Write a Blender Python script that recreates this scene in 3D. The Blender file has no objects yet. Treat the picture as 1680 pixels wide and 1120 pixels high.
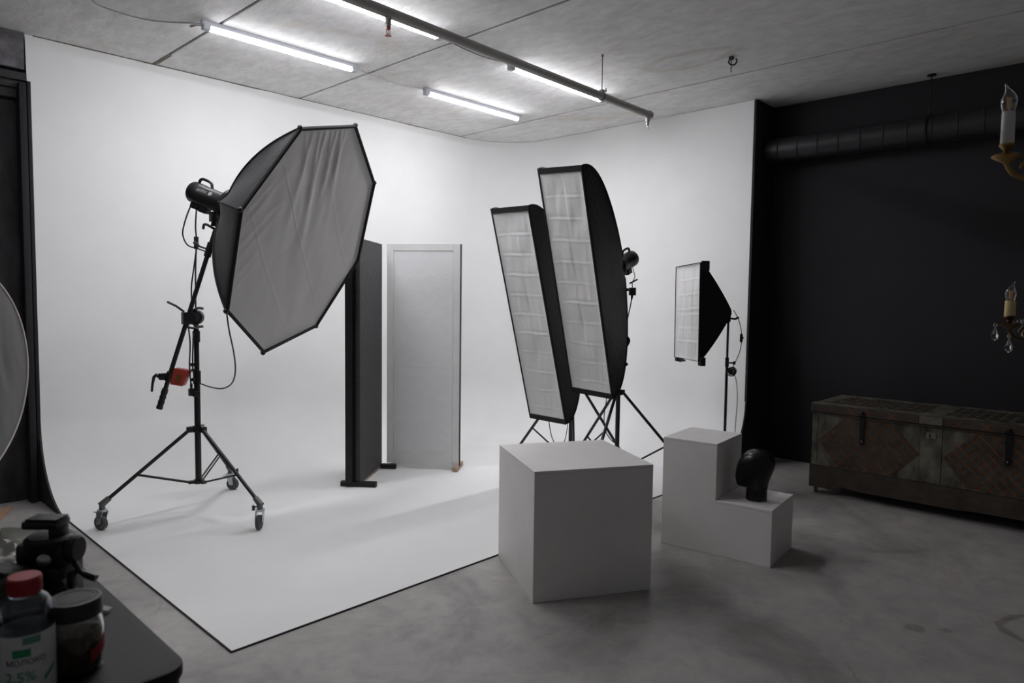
import bpy, bmesh, math, random
from mathutils import Vector as V, Matrix, noise
random.seed(7)
PI = math.pi
S = bpy.context.scene
COL = S.collection

# ------------------------------------------------------------------ camera
cam_d = bpy.data.cameras.new('camera'); cam = bpy.data.objects.new('camera', cam_d); COL.objects.link(cam)
yaw, tilt, roll, FPX = -0.809, 1.5085, 0.0126, 1144.8
cam.matrix_world = Matrix.Translation((0, 0, 1.4)) @ (Matrix.Rotation(yaw, 4, 'Z') @ Matrix.Rotation(tilt, 4, 'X') @ Matrix.Rotation(roll, 4, 'Z'))
cam_d.sensor_width = 36; cam_d.lens = FPX*36/1680
cam_d.clip_start = .05; cam_d.clip_end = 60
cam_d.dof.use_dof = True; cam_d.dof.focus_distance = 4.4; cam_d.dof.aperture_fstop = 5.0
S.camera = cam
# ------------------------------------------------------------------ world, exposure
W = bpy.data.worlds.new('world'); S.world = W; W.use_nodes = True
W.node_tree.nodes['Background'].inputs[0].default_value = (.94, .95, 1, 1)
W.node_tree.nodes['Background'].inputs[1].default_value = .075
S.view_settings.view_transform = 'Standard'; S.view_settings.look = 'None'
S.view_settings.gamma = 1; S.view_settings.use_curve_mapping = False
S.view_settings.exposure = 0.0
TUBE = 172.0            # emission strength of the LED battens

# ------------------------------------------------------------------ materials
def lin(c): return tuple((x/12.92 if x <= .04045 else ((x+.055)/1.055)**2.4) for x in c)
def hexc(r, g, b): return lin((r/255, g/255, b/255))
def mat(name, col, rough=.6, metal=0, bump=0, bscale=40, var=0, vscale=5, stretch=(1, 1, 1), spec=.5, **kw):
    m = bpy.data.materials.new(name); m.use_nodes = True; nt = m.node_tree; N = nt.nodes; L = nt.links
    b = N['Principled BSDF']; b.inputs['Base Color'].default_value = (*col, 1)
    b.inputs['Roughness'].default_value = rough; b.inputs['Metallic'].default_value = metal
    b.inputs['Specular IOR Level'].default_value = spec
    for k, v in kw.items(): b.inputs[k.replace('_', ' ')].default_value = v
    tc = N.new('ShaderNodeTexCoord'); mp = N.new('ShaderNodeMapping'); L.new(tc.outputs['Object'], mp.inputs[0]); mp.inputs['Scale'].default_value = stretch
    m['_'] = 0
    if var:
        n = N.new('ShaderNodeTexNoise'); n.inputs['Scale'].default_value = vscale; n.inputs['Detail'].default_value = 8; n.inputs['Roughness'].default_value = .6
        L.new(mp.outputs[0], n.inputs[0]); r = N.new('ShaderNodeMapRange'); r.inputs[1].default_value = .3; r.inputs[2].default_value = .7
        r.inputs[3].default_value = 1-var; r.inputs[4].default_value = 1+var; L.new(n.outputs[0], r.inputs[0])
        x = N.new('ShaderNodeMix'); x.data_type = 'RGBA'; x.blend_type = 'MULTIPLY'; x.inputs[0].default_value = 1
        x.inputs[6].default_value = (*col, 1); L.new(r.outputs[0], x.inputs[7]); L.new(x.outputs[2], b.inputs['Base Color'])
    if bump:
        n = N.new('ShaderNodeTexNoise'); n.inputs['Scale'].default_value = bscale; n.inputs['Detail'].default_value = 6
        L.new(mp.outputs[0], n.inputs[0]); q = N.new('ShaderNodeBump'); q.inputs['Strength'].default_value = bump; q.inputs['Distance'].default_value = .01
        L.new(n.outputs[0], q.inputs['Height']); L.new(q.outputs[0], b.inputs['Normal'])
    return m

def ramp(N, L, src, stops):
    r = N.new('ShaderNodeValToRGB'); e = r.color_ramp.elements
    e[0].position, e[0].color = stops[0][0], (*stops[0][1], 1); e[1].position, e[1].color = stops[-1][0], (*stops[-1][1], 1)
    for p, c in stops[1:-1]:
        k = e.new(p); k.color = (*c, 1)
    L.new(src, r.inputs[0]); return r.outputs[0]
def mul(N, L, a, b, f=1.0, mode='MULTIPLY'):
    x = N.new('ShaderNodeMix'); x.data_type = 'RGBA'; x.blend_type = mode
    if isinstance(f, float): x.inputs[0].default_value = f
    else: L.new(f, x.inputs[0])
    for s, i in ((a, 6), (b, 7)):
        if isinstance(s, tuple): x.inputs[i].default_value = (*s, 1)
        else: L.new(s, x.inputs[i])
    return x.outputs[2]
def nz(N, L, vec, scale, detail=8, rough=.6, dist=0):
    n = N.new('ShaderNodeTexNoise'); n.inputs['Scale'].default_value = scale; n.inputs['Detail'].default_value = detail
    n.inputs['Roughness'].default_value = rough; n.inputs['Distortion'].default_value = dist; L.new(vec, n.inputs[0]); return n.outputs[0]

def concrete(name, base, floor):
    m = bpy.data.materials.new(name); m.use_nodes = True; nt = m.node_tree; N = nt.nodes; L = nt.links; b = N['Principled BSDF']
    tc = N.new('ShaderNodeTexCoord'); mp = N.new('ShaderNodeMapping'); L.new(tc.outputs['Object'], mp.inputs[0]); v = mp.outputs[0]
    mp.inputs['Scale'].default_value = (1, 1, 1) if floor else (1, .45, 1)
    g = lambda x: (x, x, x)
    c = ramp(N, L, nz(N, L, v, 1.1, 9, .62, .8), [(.3, g(.55)), (.48, g(.97)), (.7, g(1.2))] if floor else [(.3, g(.88)), (.7, g(1.05))])
    c = mul(N, L, (*base,), c)
    c2 = ramp(N, L, nz(N, L, v, 7 if floor else 14, 10, .7, .3), [(.3, g(.78 if floor else .84)), (.6, g(1.07))]); c = mul(N, L, c, c2)
    # warm and dark stains
    st = ramp(N, L, nz(N, L, v, .7 if floor else .9, 7, .7, 1.5), [(.54, g(0)), (.68, g(1))])
    c = mul(N, L, c, (.80, .74, .66) if floor else (.90, .86, .80), st)
    sp = ramp(N, L, nz(N, L, v, 2.3 if floor else 34, 12, .75, .5), [(.64, g(0)), (.68, g(1))] if floor else [(.63, g(0)), (.68, g(1))])
    c = mul(N, L, c, (.55, .52, .50) if floor else (.62, .6, .58), sp)
    def blob(cx, cy, r0, r1, w0, edge, colr, amt=1.0):    # a stain with a shape of its own: ring (r0>0) or spot
        nonlocal c
        mp2 = N.new('ShaderNodeMapping'); mp2.inputs['Location'].default_value = (-cx, -cy*(1 if floor else .45), 0); L.new(v, mp2.inputs[0])
        wv = N.new('ShaderNodeVectorMath'); wv.operation = 'MULTIPLY_ADD'; n3 = N.new('ShaderNodeTexNoise'); n3.inputs['Scale'].default_value = 9; n3.inputs['Detail'].default_value = 7; L.new(v, n3.inputs[0])
        ce_ = N.new('ShaderNodeVectorMath'); ce_.operation = 'SUBTRACT'; ce_.inputs[1].default_value = (.5, .5, .5); L.new(n3.outputs['Color'], ce_.inputs[0])
        L.new(ce_.outputs[0], wv.inputs[0]); wv.inputs[1].default_value = (w0, w0, 0); L.new(mp2.outputs[0], wv.inputs[2])
        fl2 = N.new('ShaderNodeVectorMath'); fl2.operation = 'MULTIPLY'; fl2.inputs[1].default_value = (1, 1, 0); L.new(wv.outputs[0], fl2.inputs[0])
        le_ = N.new('ShaderNodeVectorMath'); le_.operation = 'LENGTH'; L.new(fl2.outputs[0], le_.inputs[0])
        st_ = [(0, g(0 if r0 else amt))]
        if r0: st_ += [(max(r0-edge, .001), g(0)), (r0, g(amt))]
        st_ += [(r1, g(amt)), (r1+edge, g(0))]
        c = mul(N, L, c, colr, ramp(N, L, le_.outputs[1], st_))
    if floor:
        blob(3.68, .33, .155, .180, .10, .012, (.58, .55, .48), .9)
        blob(3.33, .755, 0, .030, .07, .012, (.66, .62, .62), .85); blob(3.40, .665, 0, .016, .12, .015, (.62, .6, .6), .8)
    else: blob(4.40, 2.54, .13, .15, .12, .03, (.86, .82, .76), .8)
    if floor:   # thin hairline cracks and scuffs
        vo = N.new('ShaderNodeTexVoronoi'); vo.feature = 'DISTANCE_TO_EDGE'; vo.inputs['Scale'].default_value = .55
        ds = N.new('ShaderNodeVectorMath'); ds.operation = 'MULTIPLY_ADD'
        nn = N.new('ShaderNodeTexNoise'); nn.inputs['Scale'].default_value = 3; nn.inputs['Detail'].default_value = 6; L.new(v, nn.inputs[0])
        L.new(nn.outputs['Color'], ds.inputs[0]); ds.inputs[1].default_value = (.5, .5, .5); L.new(v, ds.inputs[2]); L.new(ds.outputs[0], vo.inputs['Vector'])
        ck = ramp(N, L, vo.outputs['Distance'], [(.0, g(1)), (.004, g(0))])
        gate = ramp(N, L, nz(N, L, v, 1.3, 3), [(.5, g(0)), (.6, g(1))])
        c = mul(N, L, c, (.66, .62, .6), mul(N, L, ck, gate))
        lt = ramp(N, L, nz(N, L, v, 5, 12, .8, 2), [(.64, g(0)), (.74, g(.55))]); c = mul(N, L, c, (.9, .9, .88), lt, 'SCREEN') if False else c
        rr = N.new('ShaderNodeMapRange'); rr.inputs[3].default_value = .36; rr.inputs[4].default_value = .62; L.new(nz(N, L, v, 4), rr.inputs[0]); L.new(rr.outputs[0], b.inputs['Roughness'])
    else: b.inputs['Roughness'].default_value = .85
    L.new(c, b.inputs['Base Color'])
    q = N.new('ShaderNodeBump'); q.inputs['Strength'].default_value = .12 if floor else .5; q.inputs['Distance'].default_value = .01
    L.new(nz(N, L, v, 9 if floor else 30, 10, .7), q.inputs['Height']); L.new(q.outputs[0], b.inputs['Normal'])
    return m

def emis(name, col, s):
    m = bpy.data.materials.new(name); m.use_nodes = True; b = m.node_tree.nodes['Principled BSDF']
    b.inputs['Base Color'].default_value = (.8, .8, .8, 1); b.inputs['Emission Color'].default_value = (*col, 1)
    # the LED strip inside faces straight down: the underside of the diffuser is the brightest, its flanks dimmer
    N = m.node_tree.nodes; L = m.node_tree.links; g = N.new('ShaderNodeNewGeometry'); sp = N.new('ShaderNodeSeparateXYZ'); L.new(g.outputs['Normal'], sp.inputs[0])
    r = N.new('ShaderNodeMapRange'); r.inputs[1].default_value = .15; r.inputs[2].default_value = -1; r.inputs[3].default_value = 0; r.inputs[4].default_value = 1; L.new(sp.outputs['Z'], r.inputs[0])
    p = N.new('ShaderNodeMath'); p.operation = 'POWER'; p.inputs[1].default_value = 2.5; L.new(r.outputs[0], p.inputs[0])
    q = N.new('ShaderNodeMath'); q.operation = 'MULTIPLY_ADD'; q.inputs[1].default_value = s; q.inputs[2].default_value = 4.0; L.new(p.outputs[0], q.inputs[0]); L.new(q.outputs[0], b.inputs['Emission Strength'])
    return m
M = dict(
    floor=concrete('polished_concrete', (.36, .345, .33), True),
    ceil=concrete('cast_concrete_ceiling', (.82, .815, .805), False),
    cyc=mat('matt_white_paint', (.86, .86, .855), .75, var=.02, vscale=3, bump=.05, bscale=30),
    joint=mat('dark_joint_filler', (.12, .115, .11), .95, var=.3, vscale=20),
    blackwall=mat('matt_black_wall_paint', (.012, .011, .014), .8, var=.25, vscale=1.2),
    plaster=mat('dark_rough_plaster', (.13, .125, .135), .9, var=.6, vscale=7, bump=.9, bscale=14),
    blackcloth=mat('brushed_black_panel', (.024, .024, .027), .75, var=.9, vscale=5, stretch=(2, 2, .7), bump=.2),
    sidegrey=mat('dark_grey_side_paint', (.03, .03, .032), .8, var=.3, vscale=4),
    tube=emis('led_diffuser', (.975, .965, 1.0), TUBE),
    housing=mat('batten_housing', (.50, .52, .56), .5),
    pipe=mat('painted_grey_pipe', (.50, .49, .47), .45, var=.1, vscale=8),
    steel=mat('galvanised_steel', (.55, .56, .57), .35, 1, var=.15, vscale=30),
    brassred=mat('sprinkler_copper', (.42, .20, .14), .4, .6),
    blackmetal=mat('black_coated_metal', (.013, .013, .015), .38, spec=.5),
    blackplastic=mat('black_plastic', (.010, .010, .011), .42),
    blackfabric=mat('black_softbox_fabric', (.017, .016, .018), .6, bump=.35, bscale=35, var=.25, vscale=9),
    blackrim=mat('black_velcro_lip', (.009, .009, .010), .85),
    diffuser=mat('white_diffuser_cloth', (.74, .735, .73), .8, bump=.12, bscale=22, var=.03, vscale=6),
    octacloth=mat('satin_diffuser_cloth', (.54, .53, .515), .40, bump=.06, bscale=9, var=.03, vscale=4, spec=.5),
    rubber=mat('grey_rubber', (.10, .10, .10), .8),
    zinc=mat('zinc_plated_steel', (.50, .55, .57), .35, .8),
    castgrey=mat('cast_grey_metal', (.16, .16, .16), .5, .5),
    red=mat('red_painted_weight', (.42, .045, .03), .5, var=.1),
    yellow=mat('faded_yellow_sticker', (.16, .07, .02), .6),
    cable=mat('black_cable_rubber', (.014, .013, .017), .5),
    panelwhite=mat('white_painted_frame', (.80, .80, .79), .55, var=.05, vscale=6, bump=.1),
    foamwhite=mat('white_foam_board', (.82, .82, .83), .6, bump=.12, bscale=40, stretch=(1, 1, 2), var=.03, vscale=10),
    foamblack=mat('black_foam_board', (.045, .045, .047), .6, bump=.5, bscale=60, var=.25, vscale=40),
    woodblack=mat('black_painted_wood', (.007, .007, .008), .6, var=.3, vscale=12),
    rawwood=mat('raw_pine', (.46, .35, .25), .7, var=.2, vscale=12, stretch=(1, 1, 4)),
    box=mat('white_painted_plywood', (.79, .77, .75), .55, var=.05, vscale=3, bump=.08, bscale=25),
    headm=mat('satin_black_mannequin', (.004, .004, .005), .27, bump=.02, bscale=10, spec=.4),
    duct=mat('black_painted_duct', (.016, .015, .018), .5),
    chestwood=mat('aged_brown_leather_wood', (.040, .029, .020), .6, var=.45, vscale=9, bump=.4),
    chestgrey=mat('worn_grey_sheet_metal', (.115, .106, .082), .55, .2, var=.75, vscale=12, bump=.4, stretch=(1, 1, .6)),
    chesttile=mat('dark_metal_tile', (.050, .046, .036), .55, .2, var=.5, vscale=14, bump=.4),
    chestred=mat('rust_red_groove', (.21, .060, .017), .7, var=.5, vscale=9),
    iron=mat('black_wrought_iron', (.008, .008, .008), .5, .4),
    keypl=mat('tarnished_key_plate', (.20, .18, .145), .45, .4, var=.3, vscale=30),
    brass=mat('antique_brass', (.30, .185, .065), .42, .85, var=.25, vscale=30),
    darkbrass=mat('dark_bronze', (.10, .055, .02), .4, .8),
    candlewhite=mat('white_candle_sleeve', (.55, .54, .52), .35),
    candleyellow=mat('ivory_candle_sleeve', (.55, .44, .20), .5),
    filament=mat('amber_led_filament', (.80, .42, .06), .5),
    crystal=mat('crystal_glass', (1, 1, 1), .02, Transmission_Weight=1.0, IOR=1.52),
    bulb=mat('thin_bulb_glass', (1, 1, 1), .02, Transmission_Weight=1.0, IOR=1.45),
    table=mat('dark_green_grey_tabletop', (.012, .015, .016), .6, bump=.1, spec=.3, bscale=200, var=.1, vscale=5),
    silver=mat('crinkled_silver_fabric', (.13, .13, .13), .38, .7, bump=.35, bscale=5, stretch=(1, 1, .5)),
    rimpink=mat('pale_reflector_rim', (.42, .36, .36), .5),
    clear=mat('clear_bottle_plastic', (.88, .93, .98), .06, Transmission_Weight=1.0, IOR=1.45),
    jarglass=mat('jar_glass', (.96, .98, .96), .03, Transmission_Weight=1.0, IOR=1.45),
    redcap=mat('red_bottle_cap', (.36, .012, .022), .45),
    label=mat('white_film_label', (.62, .63, .64), .4, var=.06, vscale=30),
    green=mat('green_print', (.015, .26, .10), .5),
    palegreen=mat('pale_green_print', (.12, .28, .20), .5),
    ink=mat('dark_print_ink', (.05, .04, .06), .5),
    coffee=mat('ground_coffee', (.050, .026, .012), .9, bump=1, bscale=160, var=.6, vscale=120),
    redlabel=mat('red_jar_label', (.30, .02, .03), .45),
    lid=mat('black_jar_lid', (.012, .012, .013), .45),
    lidtop=mat('dark_grey_lid_insert', (.028, .026, .029), .5, spec=.3),
    bag=mat('crumpled_white_plastic', (.72, .72, .67), .6, bump=.5, bscale=30),
    strap=mat('grey_webbing', (.10, .10, .10), .8),
    wire=mat('dusty_wire', (.20, .20, .20), .6),
    whitewire=mat('white_wire', (.60, .60, .60), .6),
    dirt=mat('dirty_plaster_seam', (.16, .145, .12), .9, var=.5, vscale=30),
    board=mat('tan_particle_board', (.40, .26, .17), .7, var=.15, vscale=20),
    logo=mat('pale_grey_print', (.35, .35, .36), .4),
)

# ------------------------------------------------------------------ mesh building
class MB:
    def __init__(s): s.v = []; s.f = []
    def add(s, vs, fs):
        o = len(s.v); s.v += [tuple(a) for a in vs]; s.f += [tuple(i+o for i in f) for f in fs]; return s
    def box(s, c, size, rot=None):
        R = rot or Matrix.Identity(3); c = V(c); h = V(size)/2
        vs = [c + R @ V((x*h.x, y*h.y, z*h.z)) for x in (-1, 1) for y in (-1, 1) for z in (-1, 1)]
        return s.add(vs, [(0, 1, 3, 2), (4, 6, 7, 5), (0, 4, 5, 1), (2, 3, 7, 6), (0, 2, 6, 4), (1, 5, 7, 3)])
    def hexa(s, b, t):      # bottom and top rings (same count) -> closed prism
        n = len(b); return s.add(list(b)+list(t), [tuple(reversed(range(n))), tuple(range(n, 2*n))] + [(i, (i+1) % n, n+(i+1) % n, n+i) for i in range(n)])
    def rings(s, R, cap=True, closed=True):
        n = len(R[0]); vs = [p for r in R for p in r]; fs = []
        for i in range(len(R)-1):
            for j in range(n if closed else n-1):
                k = (j+1) % n; fs.append((i*n+j, i*n+k, (i+1)*n+k, (i+1)*n+j))
        if cap: fs += [tuple(reversed(range(n))), tuple(range((len(R)-1)*n, len(R)*n))]
        return s.add(vs, fs)
    def cyl(s, a, b, r0, r1=None, seg=14, cap=True):
        a, b = V(a), V(b); r1 = r0 if r1 is None else r1; u, w = frame(b-a)
        return s.rings([[p + r*(math.cos(t)*u + math.sin(t)*w) for t in [2*PI*i/seg for i in range(seg)]] for p, r in ((a, r0), (b, r1))], cap)
    def tube(s, pts, r, seg=8):
        pts = [V(p) for p in pts]; R = []; u = None
        for i, p in enumerate(pts):
            d = (pts[min(i+1, len(pts)-1)] - pts[max(i-1, 0)])
            if d.length < 1e-9: d = V((0, 0, 1))
            d.normalize()
            if u is None: u, _ = frame(d)
            else:
                u = u - d*u.dot(d); u.normalize()
            w = d.cross(u); rr = r[i] if isinstance(r, (list, tuple)) else r
            R.append([p + rr*(math.cos(t)*u + math.sin(t)*w) for t in [2*PI*k/seg for k in range(seg)]])
        return s.rings(R)
    def lathe(s, prof, o=(0, 0, 0), ax=(0, 0, 1), seg=28, cap=True):
        o = V(o); ax = V(ax).normalized(); u, w = frame(ax)
        return s.rings([[o + ax*z + max(r, 1e-4)*(math.cos(t)*u + math.sin(t)*w) for t in [2*PI*i/seg for i in range(seg)]] for r, z in prof], cap)
    def torus(s, c, ax, R, r, seg=24, sg=8, a0=0, a1=2*PI):
        u, w = frame(V(ax)); c = V(c); full = abs(a1-a0-2*PI) < 1e-6; n = seg if full else seg+1
        return s.tube([c + R*(math.cos(a0+(a1-a0)*i/seg)*u + math.sin(a0+(a1-a0)*i/seg)*w) for i in range(seg+1)], r, sg)
    def ball(s, c, r, seg=10, sc=(1, 1, 1)):
        n = max(4, seg//2+1)
        R = [[V(c)+V((r*sc[0]*math.sin(a)*math.cos(t), r*sc[1]*math.sin(a)*math.sin(t), r*sc[2]*math.cos(a))) for t in [2*PI*i/seg for i in range(seg)]] for a in [PI*(.04+.92*k/n) for k in range(n+1)]]
        return s.rings(R[::-1])
    def build(s, name, m, parent=None, bevel=0, smooth=True, ang=38, kind=None, subs=0):
        root = parent
        while root is not None and root.parent is not None: root = root.parent
        off = root.location if root is not None else V((0, 0, 0))
        me = bpy.data.meshes.new(name); me.from_pydata([tuple(V(v)-off) for v in s.v], [], s.f)
        bm = bmesh.new(); bm.from_mesh(me)
        bmesh.ops.recalc_face_normals(bm, faces=bm.faces[:])
        if bevel:
            es = [e for e in bm.edges if len(e.link_faces) == 2 and e.calc_face_angle(0) > .5]
            bmesh.ops.bevel(bm, geom=es, offset=bevel, segments=2, affect='EDGES', profile=.6, clamp_overlap=True)
        a = math.radians(ang)
        for f in bm.faces: f.smooth = smooth
        for e in bm.edges: e.smooth = not (len(e.link_faces) == 2 and e.calc_face_angle(0) > a)
        bm.to_mesh(me); bm.free()
        o = bpy.data.objects.new(name, me); COL.objects.link(o); me.materials.append(m)
        if parent is not None: o.parent = parent
        if kind: o['kind'] = kind
        if subs:
            md = o.modifiers.new('smooth', 'SUBSURF'); md.levels = md.render_levels = subs
        return o
def frame(d):
    d = V(d).normalized(); h = V((0, 0, 1)) if abs(d.z) < .95 else V((1, 0, 0))
    u = h.cross(d).normalized(); return u, d.cross(u)
def spline(pts, n=8):
    P = [V(p) for p in pts]; P = [P[0]*2-P[1]] + P + [P[-1]*2-P[-2]]; out = []
    for i in range(1, len(P)-2):
        a, b, c, d = P[i-1:i+3]
        for k in range(n):
            t = k/n; out.append(.5*((2*b)+(c-a)*t+(2*a-5*b+4*c-d)*t*t+(3*b-a-3*c+d)*t**3))
    return out + [P[-2]]
def tag(o, label=None, cat=None, group=None, kind=None):
    if label: o['label'] = label
    if cat: o['category'] = cat
    if group: o['group'] = group
    if kind: o['kind'] = kind
    return o
def thing(name, loc, label, cat, group=None, kind=None):
    o = bpy.data.objects.new(name, None); COL.objects.link(o); o.location = loc; o.empty_display_size = .05
    return tag(o, label, cat, group, kind)
def rotz(a): return Matrix.Rotation(a, 3, 'Z')

# ------------------------------------------------------------------ room
H = 3.057; X0, Y0, YW, XW, XN = 1.173, 2.616, 5.463, 5.610, 5.957; RF = .55; RC = .62
m = MB().add([(-4, -3.2, 0), (7, -3.2, 0), (7, 6.2, 0), (-4, 6.2, 0)], [(0, 1, 2, 3)])
m.add([(-4, -3.2, -.1), (7, -3.2, -.1), (7, 6.2, -.1), (-4, 6.2, -.1)], [(3, 2, 1, 0)])
fl = m.build('floor', M['floor'], smooth=False)
tag(fl, 'grey polished concrete floor with cloudy stains', 'floor', kind='structure')
# ceiling: slabs with recessed joints between
ce = thing('ceiling', (0, 0, H), 'cast concrete ceiling of wide slabs with open joints', 'ceiling', kind='structure')
js = [-4, .10, 1.93, 3.092, 4.918, 7.2]
for a, b in zip(js[:-1], js[1:]):
    w = .010
    MB().box(((a+b)/2, 1.5, H+.06), (b-a-2*w, 9.4, .12)).build('ceiling_slab', M['ceil'], ce, bevel=.003, smooth=False)
MB().box((1.6, 1.5, H+.075), (11.2, 9.4, .09)).build('joint_backing', M['joint'], ce, smooth=False)
fl_ = MB()
for x in js[1:-1]:
    fl_.box((x, 1.5, H+.022), (.03, 9.4, .02))
fl_.build('joint_filler', M['joint'], ce, smooth=False)
MB().box((1.93+.004, 5.30, H+.002), (.03, .26, .014)).build('joint_patch', M['dirt'], ce, bevel=.003)
# cyclorama: swept wall + cove + floor sheet
cy = thing('wall_cyclorama', (X0, Y0, 0), 'white infinity cove wall curving down into a white floor sheet', 'backdrop wall', kind='structure')
path = []   # (point on wall plan, inward normal)
nx = 16
for i in range(nx+1): path.append((V((X0+(XW-RC-X0)*i/nx, YW, 0)), V((0, -1, 0))))
for i in range(1, 16):
    a = PI/2*(1-i/16); path.append((V((XW-RC, YW-RC, 0))+RC*V((math.cos(a), math.sin(a), 0)), -V((math.cos(a), math.sin(a), 0))))
for i in range(13): path.append((V((XW, YW-RC-(YW-RC-Y0)*i/12, 0)), V((-1, 0, 0))))
prof = [(0, H-.004), (0, 2.4), (0, 1.7), (0, 1.1)] + [(RF*(1-math.cos(a)), RF*(1-math.sin(a))+.006*math.sin(a)) for a in [PI/2*k/14 for k in range(15)]]
T = .006
prof = [(0, H-.002), (0, 2.4), (0, 1.8), (0, 1.2), (0, .8)] + [(RF*(1-math.cos(a)), T+(RF-T)*(1-math.sin(a))) for a in [PI/2*k/14 for k in range(15)]]
rows = []
for p, n in path:
    r = []
    for d, z in prof:
        q = p + n*d + V((0, 0, z))
        if abs(p.x-X0) < 1e-6 and abs(n.y+1) < 1e-6: q.x -= .026*max(0, min(1, (z-1.6)/1.4)) - .006*noise.noise(V((0, 0, z*3)))
        r.append(q)
    rows.append(r)
m = MB(); m.rings(rows, cap=False, closed=False)
inner = [r[-1] for r in rows]
poly = inner + [V((XW-RF, Y0, T)), V((X0, Y0, T))]
# de-duplicate neighbours
pp = []
for p in poly:
    if not pp or (p-pp[-1]).length > 1e-4: pp.append(p)
m.add(pp, [tuple(range(len(pp)))])
o = m.build('cove_surface', M['cyc'], cy, ang=30)
# dark cut edge of the floor sheet
e = MB()
e.box(((X0+XW-RF)/2, Y0-.003, T/2), (XW-RF-X0+.01, .006, T+.001)); e.box((X0-.003, (Y0+YW-RF)/2, T/2), (.006, YW-RF-Y0, T+.001))
e.build('sheet_edge', M['woodblack'], cy, smooth=False)
# thin dark filler boards closing the cove at both open ends
def coveside(fixed, axis, m_, name, par):
    pts = [(RF*(1-math.cos(a)), T+(RF-T)*(1-math.sin(a))) for a in [PI/2*k/14 for k in range(15)]] + [(0, 0)]
    if axis == 'x':
        b = [V((fixed-.012, YW-d, z)) for d, z in pts]; t = [V((fixed-.001, YW-d, z)) for d, z in pts]
    else:
        b = [V((XW-d, fixed-.012, z)) for d, z in pts]; t = [V((XW-d, fixed-.001, z)) for d, z in pts]
    MB().hexa(b, t).build(name, m_, par, smooth=False)
coveside(X0, 'x', M['sidegrey'], 'cove_side_board', cy); coveside(Y0, 'y', M['blackwall'], 'cove_side_board', cy)
MB().box((XW+.008, (Y0+YW)/2, H/2), (.01, YW-Y0, H-.01)).build('backing_board', M['sidegrey'], cy, smooth=False)
# grubby seam between cove and ceiling
for pts, r in (([(X0+.02+i*.115, YW-.004+.004*noise.noise(V((i*.7, 0, 0))), H-.002+.003*noise.noise(V((i*.9, 3, 0)))) for i in range(34)], .004),):
    MB().tube(pts, [r*(.5+.7*abs(noise.noise(V((i*.8, 1, 1))))+(.5 if i < 14 else 0)) for i in range(len(pts))], 6).build('ceiling_seam', M['dirt'], cy)
# black return + black niche wall
o = MB().box(((XW+XN)/2+.15, Y0-.004, H/2), (XN-XW+.3, .02, H)).build('wall_return', M['blackwall'], smooth=False)
tag(o, 'narrow black return wall beside the white cove', 'wall', kind='structure')
top, bot = XN, XN+.17
m = MB().hexa([V((bot, -3.2, 0)), V((bot+.1, -3.2, 0)), V((bot+.1, Y0, 0)), V((bot, Y0, 0))], [V((top, -3.2, H)), V((top+.1, -3.2, H)), V((top+.1, Y0, H)), V((top, Y0, H))])
tag(m.build('wall_right', M['blackwall'], smooth=False), 'large matt black wall behind the old chest', 'wall', kind='structure')
# dark wall at the left of the cove with frame and plaster lintel
yl = YW-.01
tag(MB().box((-1.4, yl+.16, H/2), (5.14, .1, H)).build('wall_left', M['blackcloth'], smooth=False), 'streaky black panel wall left of the white cove', 'wall', kind='structure')
lin_ = MB(); nxs = 60; r0 = []; r1 = []
vs = []; fs = []
for i in range(nxs+1):
    for j in range(9):
        x = -3.9+(X0-.035+3.9)*i/nxs; z = 2.825+(H-2.825-.002)*j/8
        d = .018*noise.noise(V((x*4, z*6, 0)))+.008*noise.noise(V((x*14, z*14, 2)))
        vs.append((x, yl-.01+d, z + (.006*noise.noise(V((x*9, 5, 0))) if j == 0 else 0)))
for i in range(nxs):
    for j in range(8): a = i*9+j; fs.append((a, a+9, a+10, a+1))
m = MB().add(vs, fs); m.box((-1.38, yl+.06, 2.94), (5.03, .1, .225))
tag(m.build('trim_1', M['plaster']), 'rough dark grey plaster lintel above the black panel', 'lintel', kind='structure')
m = MB(); m.box((-1.4, yl+.03, 2.78), (5.1, .07, .05)); m.box((-1.4, yl+.055, 2.735), (5.1, .06, .05)); m.box((-1.4, yl+.075, 2.68), (5.1, .05, .06))
tag(m.build('trim_2', M['sidegrey'], bevel=.006), 'stepped black head moulding under the lintel', 'moulding', kind='structure')
m = MB(); m.box((X0-.05, yl+.03, 1.37), (.04, .09, 2.74)); m.box((X0-.012, yl+.06, 1.38), (.022, .12, 2.76))
tag(m.build('trim_3', M['blackwall'], bevel=.006), 'stepped black vertical jamb beside the white cove', 'moulding', kind='structure')

# ------------------------------------------------------------------ ceiling battens
def batten(xa, xb, y, label, z=H):
    t = thing('led_batten', ((xa+xb)/2, y, z), label, 'ceiling light', 'led battens on the ceiling')
    MB().box(((xa+xb)/2, y, z-.013), (xb-xa+.10, .034, .026)).build('housing', M['housing'], t, bevel=.003)
    R = []
    for x in (xa, xb):
        R.append([V((x, y+.020*math.cos(a), z-.036+.020*math.sin(a))) for a in [PI-.12+(PI+.24)*k/16 for k in range(17)]])
    m = MB(); m.rings(R, cap=True, closed=True); m.build('diffuser', M['tube'], t)
    for x, s in ((xa, -1), (xb, 1)):
        MB().box((x+s*.022, y, z-.030), (.044, .044, .054)).build('end_cap', M['housing'], t, bevel=.008)
    return t
t = batten(1.872, 2.878, 4.37, 'glowing tube light nearest the left end of the white wall')
MB().tube(spline([(1.84, 4.37, H-.03), (1.79, 4.36, H-.045), (1.77, 4.40, H-.05), (1.80, 4.44, H-.02), (1.9, 4.43, H-.005)]), .004).build('power_lead', M['wire'], t)
batten(3.635, 4.665, 4.42, 'glowing tube light on its own in the bay nearest the far corner')
batten(1.93, 2.875, 3.43, 'glowing tube light cut by the top edge, beside the pipe')
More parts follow.
